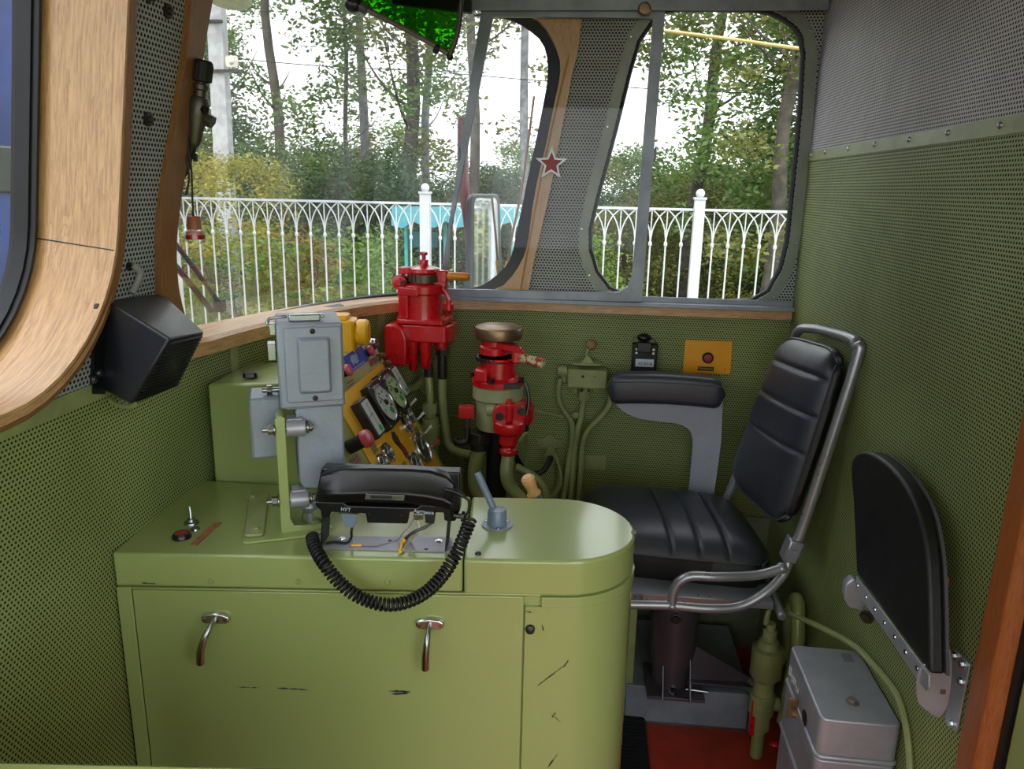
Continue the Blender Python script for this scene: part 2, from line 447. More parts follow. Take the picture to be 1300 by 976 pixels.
# leaning upper wall left, with the near window opening
NW = rrect(-1.0, 1.185, 1.185, 2.0, .24, 10)
def fn_lean(Y, z): return lean(Y, z), V((-1, 0, K)).normalized()
struct(panel([(-1.2, 1.15), (1.36, 1.15), (1.41, 2.14), (-1.2, 2.14)], rrect(-1.005, 1.19, 1.18, 2.005, .245, 10), fn_lean, .03, 'wall_left_upper', PPERF))
WLU = bpy.data.objects['wall_left_upper']
mb = MB(); mb.prism([lean(.2, 1.14, -.001), lean(1.5, 1.145, -.001), lean(1.5, 1.175, -.001), lean(.2, 1.172, -.001)], (.003, 0, 0)); mb.done('green_edge_strip', GREENP, WLU)
# dark knobs and openings on the pillar sheet
mb = MB()
for px, py, r in ((212, 14, .009), (187, 151, .009), (163, 338, .006)):
    q = onlean(px, py); mb.lathe(q, LN, [(r * 1.35, 0), (r * 1.3, .004), (r * .7, .005), (r * .6, .009), (0, .009)], 14)
mb.done('cable_gland', DSTEEL, WLU)
q = onlean(186, 4); MB().tube([q, q + V((.01, .003, .008)), q + V((.004, .012, .014)), q + V((.0, .02, .004))], .0022).done('hook', DSTEEL, WLU)
# far wall above the sill
def fn_far(x, z): return V((x, YF, z)), V((0, 1, 0))
def far2(px, py, Y=YF): p = at(px, py, Y=Y); return (p.x, p.z)
HOLE = [far2(*p, Y=2.42) for p in [(828, 27), (838, 16), (860, 12), (910, 12), (955, 13), (975, 16), (994, 25), (1007, 35), (1015, 46), (1019, 70), (1015, 140), (1009, 205), (998.5, 307), (990, 340), (974, 369), (953, 381), (900, 384), (820, 382), (789, 373), (773, 365), (757, 344), (749, 316), (748.5, 291), (757, 254), (781, 164), (798, 94), (810, 53)]]
def offset(poly, d):
    n = len(poly); A = sum(poly[i][0] * poly[(i + 1) % n][1] - poly[(i + 1) % n][0] * poly[i][1] for i in range(n)); sg = 1 if A > 0 else -1; out = []
    for i in range(n):
        a, b, c = V(poly[i - 1]), V(poly[i]), V(poly[(i + 1) % n]); t = ((b - a).normalized() + (c - b).normalized()).normalized()
        out.append((b.x + t.y * d * sg, b.y - t.x * d * sg))
    return out
pl = [far2(741, 5), far2(733, 69), far2(720, 130), far2(701, 230), far2(689, 279), far2(678, 332), far2(668, 385)]
struct(panel([(XR, 1.15), (XR, 2.14)] + [(a - .02, b) for a, b in [(pl[0][0], 2.14)] + pl + [(pl[-1][0], 1.15)]], offset(HOLE, .003), fn_far, .05, 'wall_far_upper', PPERF))
WFU = bpy.data.objects['wall_far_upper']
# side window surround: painted metal ring with screws, black rubber inside
GRNGREY = mat('grey_green_trim', '#8a9188', .45, metal=.2, vary=.1)
def ring3(poly, Y): return [V((a, Y, b)) for a, b in poly]
o1 = offset(HOLE, .004); o2 = offset(HOLE, .034)
mb = MB(); mb.loft([[V((a[0], YF - .006, a[1])), V((b[0], YF - .006, b[1])), V((b[0], YF + .001, b[1])), V((a[0], YF + .05, a[1]))] for a, b in zip(o1, o2)], closed_path=True, caps=False)
W1 = struct(mb.done('window_1', GRNGREY))
mid = offset(HOLE, .024)
for i in range(0, len(mid)):
    if i % 2 == 0: MB().lathe((mid[i][0], YF - .006, mid[i][1]), (0, -1, 0), [(.0035, 0), (.003, .0015), (0, .002)], 8).done('screw', STEEL, W1)
MB().tube([V((a, YF + .012, b)) for a, b in offset(HOLE, .0)], .009, 8, 1, closed=True).done('rubber_seal', RUB, W1)
# windshield: wooden right jamb, rubber, curved glass
inner = [(677.7, 20), (693, 35), (708.5, 66), (711.5, 86), (709, 108), (704, 130), (694, 180), (682, 230), (675, 271), (668, 318), (652, 348), (635, 366), (610, 374)]
outer = [(741, 5), (733, 69), (727, 90), (724, 108), (720, 130), (710, 180), (701, 230), (690, 279), (678, 332), (671, 368), (668, 378)]
inner = catmull([V((a, b, 0)) for a, b in [(640, 5)] + inner], 3); outer = catmull([V((a, b, 0)) for a, b in outer], 4)
def resample(P, n):
    L = [0]
    for a, b in zip(P, P[1:]): L.append(L[-1] + (b - a).length)
    out = []; i = 0
    for k in range(n):
        t = L[-1] * k / (n - 1)
        while i < len(L) - 2 and L[i + 1] < t: i += 1
        out.append(P[i].lerp(P[i + 1], (t - L[i]) / (L[i + 1] - L[i])))
    return out
I_ = resample(inner, 30); O_ = resample(outer, 30); rows = []
for a, b in zip(I_, O_):
    p = at(a.x, a.y, Y=YF - .012); q = at(b.x, b.y, Y=YF - .012)
    rows.append([p, q, q + V((0, .06, 0)), p + V((-.002, .075, 0))])
m = MB(); m.loft(rows)
W2 = struct(m.done('window_2', WOODU))
ge = [(600, 20), (627, 21), (647, 25), (662, 32), (676, 41.5), (687, 52), (693, 66), (695.5, 86), (694, 108), (690, 130), (680, 180), (669, 230), (665, 251), (659, 279), (654, 304), (648.5, 327), (639, 341.5), (622, 356), (607.5, 364), (585, 368)]
GE = resample(catmull([V((a, b, 0)) for a, b in ge], 3), 36); IW = resample(inner, 36); rows = []
for a, b in zip(GE, IW):
    p = at(a.x, a.y, Y=YF + .055); q = at(b.x, b.y, Y=YF + .03)
    rows.append([p, q, q + V((0, .03, 0)), p + V((0, .012, 0))])
m = MB(); m.loft(rows); m.done('rubber_seal', RUB, W2)
# plaited cord laid on the wooden jamb
for k in range(2):
    pts = []
    for i in range(60):
        t = i / 59; px, py = (722 - 61 * t, 70 + 297 * t) if True else None
        px += -3.5 * sin(pi * t); p = at(px, py, Y=YF - .016)
        pts.append(p + V((cos(t * 90 + k * pi) * .0022, sin(t * 90 + k * pi) * .0018, 0)))
    MB().tube(pts, .0017, 6, 1).done('cord', mat('cord', '#c79a5a', .8), W2)
# left jamb of the windshield (on the leaning plane)
le = [(241, -30), (235, 0), (229.6, 60), (218, 140), (200, 250), (196, 304), (197, 375), (200, 400)]; ri = [(268, -30), (262, 0), (252, 60), (241, 140), (224, 241), (217, 304), (219, 360), (228, 400)]
A_ = resample(catmull([V((a, b, 0)) for a, b in le], 4), 24); B_ = resample(catmull([V((a, b, 0)) for a, b in ri], 4), 24); rows = []
for a, b in zip(A_, B_):
    p = onlean(a.x, a.y) + LN * .012; q = onlean(b.x, b.y) + LN * .012
    rows.append([p, q, q - LN * .07, p - LN * .03])
m = MB(); m.loft(rows); m.done('jamb', WOODD, W2)
# curved glass and its rubber along the sill
S_L = s_at(lambda p: p.y > 1.33); S_R = s_at(lambda p: p.x > -.10)
rows = []; N_ = 48
for i in range(N_ + 1):
    s_ = S_L + (S_R - S_L) * i / N_; p, n = plan(s_, -.075); k_ = K * max(0, min(1, (-.12 - p.x) / .15))
    rows.append([V((p.x + k_ * (z - 1.15), p.y, z)) for z in (1.16, 1.4, 1.65, 1.9, 2.08)])
m = MB(); m.loft(rows, closed_sec=False); m.done('glass_pane', GLASS, W2, fixn=False)
m = MB(); m.tube([V((r[0].x + .008, r[0].y - .008, 1.168 + .0 * i)) for i, r in enumerate(rows)], .010, 8, 1); m.tube([V((r[0].x + .03, r[0].y - .02, 1.163)) for r in rows], .006, 8, 1)
m.done('sill_gasket', RUB, W2)
# header over the windshield
rows = []
for i in range(N_ + 1):
    s_ = S_L + (S_R - S_L) * i / N_; p, n = plan(s_, 0); k_ = K * max(0, min(1, (-.12 - p.x) / .15)); po, _ = plan(s_, -.08)
    rows.append([V((p.x + k_ * .87, p.y, 2.025)), V((p.x + k_ * 1.0, p.y, 2.15)), V((po.x + k_ * 1.0, po.y, 2.15)), V((po.x + k_ * .87, po.y, 2.025))])
m = MB(); m.loft(rows); m.done('header', BLKM, W2)
# window sill board
rows = []
S0 = s_at(lambda p: p.y > 1.44)
for i in range(70):
    t = i / 69; s_ = S0 + (S_END - S0 - .004) * t
    zt = 1.167 if t > .45 else 1.187 - .02 * (t / .45)
    w_ = .028 * min(1, max(.0, (t / .03)) ** .5) + .0
    wout = .085 if plan(s_)[0].x < -.22 else .012
    pi_, n = plan(s_, w_); po, _ = plan(s_, -wout); h = .036
    rows.append([V((pi_.x, pi_.y, zt - h)), V((pi_.x, pi_.y, zt - .008)), V((pi_.x, pi_.y, zt)) - n * .008, V((po.x, po.y, zt)), V((po.x, po.y, zt - h))])
m = MB(); m.loft(rows)
tag(m.done('window_sill', WOODU, smooth=True), 'long curved oak sill board running under the windshield and side window', 'sill')
SB = bpy.data.objects['window_sill']
qa, qb, qc, qd = at(404, 391, Z=1.1725), at(432, 386, Z=1.1725), at(437, 388.5, Z=1.1725), at(409, 393.5, Z=1.1725)
m = MB(); m.prism([tuple(q) for q in (qa, qb, qc, qd)], (0, 0, .002)); m.done('vent_slot', DSTEEL, SB)
# near left window
def nwrow(Y, z, dY, dz):
    p = lean(Y, z)
    return [p + V((.012, 0, 0)), p + V((.012, dY * .016, dz * .016)), p + V((-.03, dY * .016, dz * .016)), p + V((-.16, dY * .016, dz * .016)), p + V((-.16, 0, 0))]
rows = []; n_ = len(NW)
for i in range(n_):
    a, b, c = V(NW[i - 1]), V(NW[i]), V(NW[(i + 1) % n_]); t = (c - a).normalized(); d = V((t.y, -t.x)); rows.append(nwrow(b.x, b.y, d.x, d.y))
m = MB(); m.loft(rows, closed_path=True, caps=False)
W3 = struct(m.done('window_3', WOODU, fixn=True))
m = MB(); m.loft([[lean(a, b, .158) , lean(a, b, .128), lean(c, d, .128), lean(c, d, .158)] for (a, b), (c, d) in zip(offset(NW, -.0), offset(NW, -.018))], closed_path=True, caps=False); m.done('rubber_seal', RUB, W3)
m = MB(); m.loft([[lean(a, b, .128) , lean(a, b, .118), lean(c, d, .118), lean(c, d, .128)] for (a, b), (c, d) in zip(offset(NW, -.008), offset(NW, -.014))], closed_path=True, caps=False); m.done('rubber_lip', RUB, W3)
m = MB(); vs = [m._v(lean(a, b, .135)) for a, b in offset(NW, -.04)]; m.face(vs); m.done('glass_pane', GLASSC, W3)
m = MB(); m.loft([[lean(a, b, -.013), lean(c, d, -.013), lean(c, d, .0), lean(a, b, .0)] for (a, b), (c, d) in zip(offset(NW, .004), offset(NW, .026))], closed_path=True, caps=False); m.done('rim', WOODD, W3, bevel=.002)
for Yj, zj in ((1.184, 1.40),):
    m = MB(); m.box(lean(Yj - .0008, zj, .072) , (.16, .003, .0018), Matrix.Rotation(.12, 3, 'Y')); m.done('joint', DSTEEL, W3)
# right wall
def fn_right(Y, z): return V((XR, Y, z)), V((1, 0, 0))
struct(panel([(1.09, 0), (YF, 0), (YF, 1.6), (1.09, 1.6)], None, fn_right, .03, 'wall_right', GPERF))
WR = bpy.data.objects['wall_right']
struct(panel([(1.0, 1.6), (YF, 1.6), (YF, 2.14), (1.0, 2.14)], None, fn_right, .03, 'wall_right_upper', UPERF))
WRU = bpy.data.objects['wall_right_upper']
MB().box((XR - .0015, (YF + 1.0) / 2, 1.607), (.003, YF - 1.0, .026)).done('cover_strip', GREENP, WR)
for px, py in ((1030, 197), (1048, 193), (1077, 188.6), (1110.5, 183.5), (1153.7, 177), (1203, 168.5), (1270, 159)):
    MB().lathe(at(px, py, X=XR - .003), (-1, 0, 0), [(.006, 0), (.0055, .002), (.003, .0035), (0, .004)], 10).done('screw', STEEL, WR)
# door trim and door
m = MB(); m.prism([(XR - .010, 1.050, 0), (XR - .003, 1.043, 0), (XR + .012, 1.039, 0), (XR + .03, 1.039, 0), (XR + .03, 1.095, 0), (XR - .006, 1.100, 0), (XR - .010, 1.096, 0)], (0, 0, 2.12)); struct(m.done('trim_1', WOODR, bevel=.002))
MB().box((XR + .022, 1.031, 1.06), (.02, .014, 2.12)).done('door_rubber', RUB, bpy.data.objects['trim_1'])
m = MB(); m.box((XR + .042, .70, 1.06), (.06, .64, 2.12)); struct(m.done('door_1', GREEN, bevel=.012, seg=4))  # stops short: unseen open doorway added beyond it to brighten the cab
# wall behind the photographer, with an unseen opening added to let in more daylight
struct(panel([(-.9, 0), (.72, 0), (.72, 2.14), (-.9, 2.14)], rrect(-.80, .60, .40, 2.08, .1), lambda x, z: (V((x, -1.2, z)), V((0, -1, 0))), .03, 'wall_near', GPERF))
# top trims, ceiling, floor
MB().box((.16, YF - .02, 2.035), (.91, .03, .03)).done('trim_wood', WOODX, WFU)
struct(panel([(-.9, -1.25), (.72, -1.25), (.72, 2.5), (-.9, 2.5)], None, lambda x, y: (V((x, y, 2.13)), V((0, 0, 1))), .03, 'ceiling', mat('ceiling_paint', '#dddcd6', .6)))
struct(panel([(-.95, -1.25), (.72, -1.25), (.72, 2.45), (-.95, 2.45)], None, lambda x, y: (V((x, y, 0)), V((0, 0, -1))), .04, 'floor', REDFL))
MB().box((.30, YF - .009, .24), (.64, .014, .48)).done('base_panel', GREEND, WF)

# ---- sliding window: track, slanted frame, glass
sw = thing('sliding_window', 'grey aluminium sliding window panel slid open in front of the pillar', 'window', (.1, YF - .04, 1.165))
YS = YF - .040
m = MB()
for (a, b, c, d) in (((560, 384), (1003, 390), (1003, 397), (560, 391)),):
    pass
m.box((.08, YF - .035, 1.166), (1.07, .04, .012)); m.box((.08, YF - .022, 1.178), (1.07, .006, .02))
m.done('bottom_track', ALU, sw, bevel=.001)
m = MB(); m.box((.12, YF - .035, 2.012), (.99, .045, .02)); m.box((.12, YF - .056, 2.0), (.99, .004, .03)); m.done('top_track', ALU, sw, bevel=.001)
def far3(px, py, Y): p = at(px, py, Y=Y); return (p.x, p.z)
outp = [far3(*p, Y=YS) for p in [(611, 10), (845, 10), (815, 383), (555, 380)]]
inp = [far3(*p, Y=YS) for p in [(626, 21), (829, 23), (807, 300), (802, 352), (797, 364), (785, 371), (568, 367), (571, 300)]]
def fn_ys(x, z): return V((x, YS, z)), V((0, 1, 0))
o = panel(outp, inp, fn_ys, .016, 'frame', ALU, sw); b = o.modifiers.new('bevel', 'BEVEL'); b.width = .002; b.segments = 2
m = MB(); m.face([m._v((a, YS + .008, b)) for a, b in inp]); m.done('glass_pane', GLASSC, sw)
q = at(818, 11, Y=YS - .02); MB().lathe(q + V((0, .02, 0)), (0, -1, 0), [(.008, 0), (.008, .012), (.017, .014), (.018, .02), (.014, .026), (0, .027)], 20).done('knob', BRASS, sw)
for px, py in ((640, 195), (832, 195)):
    q = at(px if px > 700 else 583, py, Y=YS); MB().ball(q, .012, (.35, .3, 1.8), 10, 8).done('finger_catch', ALU, sw)
# star sticker on the pane
def star(r, r2=.40): return [(r * (1 if i % 2 == 0 else r2) * sin(pi * i / 5), r * (1 if i % 2 == 0 else r2) * cos(pi * i / 5)) for i in range(10)]
c = at(700, 208, Y=YS + .004)
st = thing('star_badge', 'red five-pointed star with silver border stuck on the sliding pane', 'badge', c)
m = MB(); m.prism([(c.x + a, c.y, c.z + b) for a, b in star(.050, .42)], (0, .002, 0)); m.done('border', mat('silver_film', '#b9bcc0', .35, metal=.5), st)
m = MB(); m.prism([(c.x + a, c.y - .0015, c.z + b) for a, b in star(.034, .45)], (0, .0012, 0)); m.done('star', mat('star_red', '#a01228', .4), st)

# ================================================================ CONSOLE CABINET
ZT = .87
A0 = at(142, 702, Z=ZT); C0 = at(747, 713, Z=ZT); UX = (C0 - A0).normalized(); UY = V((-UX.y, UX.x, 0)); UZ = V((0, 0, 1))
CM = frame(A0 - V((0, 0, ZT)), UX, UY, UZ); CMI = CM.inverted()     # console frame: x along the front, y deeper, z up
LEN = .935; DEP = .285; RR = DEP / 2
def cloc(px, py, Z=ZT): p = CMI @ at(px, py, Z=Z); return p
def cface(px, py, off=0):   # a point on the console's front face
    return CMI @ onplane(px, py, CM @ V((0, off, 0)), UY)
XSEAM = cface(588, 740).x; XDOOR = cface(665, 800).x
def endcurve(x0, inset=0, n=18):
    pts = [(x0, inset)]
    for i in range(n + 1):
        a = -pi / 2 + pi * i / n; pts.append((LEN - RR + (RR - inset) * cos(a), RR + (RR - inset) * sin(a)))
    pts.append((x0, DEP - inset)); return pts
root = thing('console_cabinet', 'long green painted control console cabinet with rounded right end', 'cabinet', CM @ V((.45, .14, 0)))
def cpl(poly, z0, z1, name, m, bevel=0, parent=root, seg=2):
    mb = MB(CM); mb.prism([(a, b, z0) for a, b in poly], (0, 0, z1 - z0)); return mb.done(name, m, parent, bevel=bevel, seg=seg)
cpl([(.012, .008), (LEN - RR - .01, .008)] + [(a, b) for a, b in endcurve(LEN - RR, .010)][1:-1] + [(.54, .29), (.012, .34)], .005, .80, 'body', GREEN)
back_left = [(0, DEP + .02), (-.01, DEP + .04)]
cpl([(0, 0), (XSEAM - .0012, 0), (XSEAM - .0012, DEP), (.55, .296), (.0, .352)], .806, ZT, 'top', GREEN, .005, seg=3)
cpl([(a, b) for a, b in endcurve(XSEAM + .0012, 0)], .800, ZT, 'lid', GREEN, .006, seg=3)
cpl(endcurve(XDOOR + .03, -.0025), .780, .7995, 'lid_skirt', GREEN, .001)
cpl([(.0, .0), (.026, .0), (.026, .01), (.0, .01)], .0, .804, 'frame_stile', GREEN, .0015)
cpl([(.0285, -.001), (XDOOR - .0015, -.001), (XDOOR - .0015, .008), (.0285, .008)], .0, .800, 'door', GREEN, .0015)
DOOR = bpy.data.objects['door']
cpl([(.0, .0), (XDOOR + .028, .0), (XDOOR + .028, .008), (.0, .008)], .801, .8045, 'rail', GREEN, .001)
# rounded right end cladding, flush with the door
ec = endcurve(XDOOR + .0015, 0, 28); ei = endcurve(XDOOR + .0015, .008, 28)
cpl(ec + ei[::-1], .0, .779, 'end_panel', GREEN, .001)
# bolts along the rim
for px in (268, 379, 492):
    p = cface(px, 738); MB(CM).lathe((p.x, .0, p.z), (0, -1, 0), [(.005, 0), (.0045, .003), (0, .004)], 10).done('rivet', GREENP, root)
for px, py in ((805, 676), (607, 703)):
    p = cloc(px, py); MB(CM).lathe((p.x, p.y, ZT), (0, 0, 1), [(.006, 0), (.005, .003), (.002, .004), (0, .004)], 12).done('screw', GREEND if px > 700 else DSTEEL, root)
p = cface(673, 798); m = MB(CM); m.lathe((p.x, 0, p.z), (0, -1, 0), [(.009, 0), (.008, .006), (.004, .008), (0, .009)], 12); m.done('lock', DSTEEL, root)
m = MB(); q = CM @ V((LEN - .004, RR + .0, .835)); m.box(q, (.004, .03, .035)); m.done('latch_plate', STEEL, root)
# scratches: dark scuffs baked into thin paint films on the door
SC = mat('scuffed_bare_metal', '#1d2a38', .5)
def scuff(px0, py0, px1, py1, wd=.0016, parent=DOOR):
    a = cface(px0, py0, -.0015); b = cface(px1, py1, -.0015); n = 9; up = []; dn = []
    dirv = (b - a).normalized(); nn = V((-dirv.z, 0, dirv.x))
    for i in range(n):
        t = i / (n - 1); p = a.lerp(b, t); h = wd * (.25 + random.random()) * (1 - abs(2 * t - 1) ** 3)
        up.append(p + nn * h + V((0, 0, random.uniform(-.0008, .0008)))); dn.append(p - nn * h * .8)
    m = MB(CM); vs = [m._v(p) for p in up + dn[::-1]]
    m.face(vs); return m
for a in ((302, 872, 330, 873), (350, 873, 395, 876), (492, 877, 522, 878), (495, 881, 520, 880), (180, 740, 198, 741)):
    mm = scuff(*a, wd=.0022); mm.done('scuff', SC, DOOR, smooth=False)
# curved-end scratches follow the cladding (flat part only)
SC2 = mat('dark_scratch', '#262e16', .5)
for a in ((682, 871, 720, 842), (668, 776, 676, 778), (699, 905, 712, 917), (706, 903, 700, 912), (688, 792, 690, 802), (695, 975, 708, 957), (715, 848, 722, 838)):
    mm = scuff(*a, wd=.0012, parent=None); mm.done('scratch', SC2, bpy.data.objects['end_panel'], smooth=False)
# handles
def handle(px, py, swing):
    c = cface(px, py, 0); m = MB(CM)
    pl_ = [(c.x + a, -.001, c.z + b) for a, b in ((-.026, -.005), (-.020, -.009), (.020, -.009), (.027, -.005), (.027, .005), (.018, .010), (0, .0125), (-.018, .010), (-.027, .005))]
    m.prism(pl_, (0, -.009, 0), taper=.9)
    h = m.done('handle', CHROME, DOOR, bevel=.002)
    m = MB(CM); P_ = [(c.x, -.008, c.z), (c.x + swing * .1, -.022, c.z - .004), (c.x + swing * .45, -.034, c.z - .022), (c.x + swing * .8, -.034, c.z - .048), (c.x + swing, -.028, c.z - .075)]
    m.tube(P_, lambda t: .0042 + .0045 * max(0, t - .25) * (1.9 - t) , 10, 6); m.done('lever', STEEL, h)
    for sx in (-.0185, .0185): MB(CM).lathe((c.x + sx, -.0095, c.z), (0, -1, 0), [(.0042, 0), (.0035, .002), (.0015, .0022), (0, .0015)], 10).done('screw', STEEL, h)
handle(275, 783, -.024); handle(546, 790, -.006)

# indicator, toggle and plate on the console top
c = cloc(231, 682); c = CM @ V((c.x, c.y, ZT))
t = thing('indicator_button', 'round black ringed red push button near the left end of the console top', 'button', c)
MB().lathe(c, UZ, [(.017, 0), (.017, .005), (.014, .009), (.0125, .009), (.012, .006), (0, .006)], 24).done('bezel', BLK, t)
MB().lathe(c + V((0, 0, .006)), UZ, [(.0115, 0), (.0115, .003), (0, .004)], 20).done('cap', REDD, t)
c = at(243, 664, Z=ZT)
t = thing('toggle_switch', 'small steel toggle switch under a bent guard at the console\'s back left', 'switch', c)
m = MB(); m.lathe(c, UZ, [(.014, 0), (.013, .003), (.008, .004), (.007, .009), (0, .009)], 14); m.done('base', STEEL, t)
m = MB(); m.tube([c + V((0, 0, .006)), c + V((-.002, .004, .022)), c + V((-.004, .006, .032))], lambda t: .002 + .002 * t, 8, 3); m.done('lever', STEEL, t)
m = MB(); m.lathe(at(248, 672, Z=ZT), UZ, [(.009, 0), (.008, .003), (0, .004)], 10); m.done('nut', STEEL, t)
a, b = at(246, 692, Z=ZT), at(277, 664, Z=ZT); dv = (b - a).normalized(); m = MB(frame((a + b) / 2, dv, V((-dv.y, dv.x, 0)), UZ)); m.box((0, 0, .001), ((b - a).length, .013, .002))
pt = m.done('name_plate', COPPER); tag(pt, 'narrow brown engraved metal strip screwed to the console top beside the red button', 'plate')

# lever on a blue-grey hub
c = at(631, 666, Z=ZT)
t = thing('reverser_lever', 'blue-grey stubby lever with thick hub standing on the console lid', 'lever', c)
m = MB(); m.lathe(c, UZ, [(.030, 0), (.030, .003), (.0, .003)], 28); m.done('flange', mat('flange_paint', '#9aa4ac', .4, metal=.3), t)
for k in range(3):
    a = radians(-80 + 120 * k); MB().lathe(c + V((.024 * cos(a), .024 * sin(a), .003)), UZ, [(.0035, 0), (.003, .0015), (0, .002)], 8).done('screw', STEEL, t)
MB().lathe(c + V((0, 0, .003)), UZ, [(.0195, 0), (.0185, .026), (.016, .030), (0, .031)], 24).done('hub', BLUEG, t)
tip = onplane(606, 600, c + V((0, .03, 0)), V((0, 1, 0)))
MB().cyl(c + V((-.006, .006, .026)), tip, .0068, .0072, 14).done('arm', BLUEG, t, bevel=.001)
# lever with a wooden grip behind the console
c = at(676, 640, Y=1.56)
t = thing('wooden_grip_lever', 'blue-grey lever with a turned pale wooden grip rising behind the console', 'lever', (c.x + .03, 1.58, .0))
tp = at(667, 600, Y=1.55); ba = at(678, 627, Y=1.56)
ax = (tp - ba).normalized()
MB().tube([ba, ba - ax * .06, V((c.x + .03, 1.60, .70)), V((c.x + .03, 1.58, .55))], .013, 12, 4).done('shaft', BLUEG, t)
MB().lathe(ba - ax * .002, ax, [(.0155, 0), (.016, .004), (.012, .010), (.0125, .022), (.0155, .036), (.015, .044), (.010, .049), (0, .050)], 20).done('grip', BEECH, t)
MB().box((c.x + .03, 1.585, .27), (.06, .05, .54)).done('foot', GREENP, t)

# ================================================================ DASHBOARD DESK (left, behind the console)
DA = at(484, 461, Y=2.0); DB = at(562, 598, Y=2.0); EU = (DA - DB).normalized(); EY = V((0, 1, 0)); DN = EY.cross(EU).normalized()
if DN.x < 0: DN = -DN
def ond(px, py): p = onplane(px, py, DA, DN); return p
def dl(px, py, h=0): p = ond(px, py) - DA; return (p.dot(EY), p.dot(EU))   # local panel coords (along depth, up the slope)
DMX = frame(DA, EY, EU, DN)      # x = deeper, y = up the slope, z = out of the panel
top2 = DA + EU * .065; bot2 = DA - EU * .62
near, far = 1.507, 2.03
desk = thing('instrument_desk', 'green metal driver\'s desk with sloping instrument face under the windshield corner', 'desk', (-.6, 1.75, 0))
prof = [(-.795, 1.085), (top2.x - .03, top2.z + .008), (top2.x, top2.z), (bot2.x, bot2.z), (bot2.x, 0.002), (-.795, .002)]
m = MB(); m.prism([(a, near, b) for a, b in prof], (0, 1.72 - near, 0)); m.done('body', GREEN, desk, bevel=.006)
prof2 = [(-.70, 1.085)] + prof[1:5] + [(-.70, .002)]
m = MB(); m.prism([(max(a, -.70), 1.7201, b) for a, b in prof2], (0, far - 1.7201, 0)); m.done('body_rear', GREEN, desk, bevel=.003)
c = at(318, 479, Z=1.093); m = MB(Rz(15, c)); m.prism([(a, b, 0) for a, b in rrect(-.016, .016, -.011, .011, .008)], (0, 0, .012), taper=.9); m.done('cap_button', BLK, desk, bevel=.002)
# yellow facia
def dquad(pts, h0, h1, name, m_, parent=None, bevel=.0, rnd=0):
    L = [dl(*p) for p in pts]; L = roundpoly([(a, b, 0) for a, b in L], rnd) if rnd else [(a, b, 0) for a, b in L]
    m = MB(DMX); m.prism([(p[0], p[1], h0) for p in L], (0, 0, h1 - h0)); return m.done(name, m_, parent, bevel=bevel)
nx = dl(433, 525)[0]; print('panel near edge', nx, dl(435, 505))
m = MB(DMX); m.prism([(nx, -.36, .0005), (.0, -.36, .0005), (.0, .0, .0005), (nx, .0, .0005)], (0, 0, .003)); m.done('yellow_facia', YEL, desk, bevel=.0005)
FAC = bpy.data.objects['yellow_facia']
def inst(name, label, cat, px, py, group=None):
    a, b = dl(px, py); t = thing(name, label, cat, DMX @ V((a, b, .0035)), group); return t, DMX @ Matrix.Translation((a, b, .0035))
# the two large round meters in a black case: local axes along the panel
def meter(name, label, px, py, R, dialm):
    t, M = inst(name, label, 'gauge', px, py)
    m = MB(M); m.prism([(a, b, 0) for a, b in rrect(-R * 1.08, R * 1.08, -R * 1.12, R * 1.12, .004)], (0, 0, .024)); m.done('case', BLK, t, bevel=.0015)
    m = MB(M); m.lathe((0, 0, .024), (0, 0, 1), [(R * 1.02, 0), (R * 1.02, .003), (R * .97, .0035), (R * .95, .001)], 40); m.done('bezel', STEEL, t)
    m = MB(M); m.lathe((0, 0, .0246), (0, 0, 1), [(R * .95, 0), (R * .95, .0008), (0, .0008)], 40); d = m.done('dial', dialm, t)
    m = MB(M)
    for k in range(31):
        a = radians(210 - 240 * k / 30); r1 = R * .9; r0 = R * (.76 if k % 5 == 0 else .83)
        m.tube([(r0 * cos(a), r0 * sin(a), .0258), (r1 * cos(a), r1 * sin(a), .0258)], .0005, 4, 1)
    m.done('scale', BLKM, d)
    for k in range(6): 
        a = radians(210 - 240 * k / 5); text(str(k * 20), M @ Matrix.Translation((R * .62 * cos(a), R * .62 * sin(a), .0256)), R * .17, BLKM, d, 'numeral')
    m = MB(M); m.tube([(R * .12, -R * .15, .0275), (-R * .55, R * .45, .0275)], .0009, 5, 1); m.lathe((0, 0, .0256), (0, 0, 1), [(R * .13, 0), (R * .12, .004), (0, .005)], 14); m.done('needle', BLKM, d)
    m = MB(M); m.prism([(a, b, .0256) for a, b in [(R * .35, -R * .62), (R * .12, -R * .5), (R * .05, -R * .3), (R * .22, -R * .2), (R * .45, -R * .3), (R * .5, -R * .5)]], (0, 0, .0004)); m.done('sticker', LEAFG, d)
    for sx in (-1, 1):
        for sy in (-1, 1): MB(M).lathe((sx * R * .96, sy * R * 1.0, .024), (0, 0, 1), [(.003, 0), (.0025, .0015), (0, .002)], 8).done('screw', CHROME, t)
def instM(name, label, cat, x, y, group=None, h=.0035):
    M = DMX @ Matrix.Translation((x, y, h)); return thing(name, label, cat, M.to_translation(), group), M
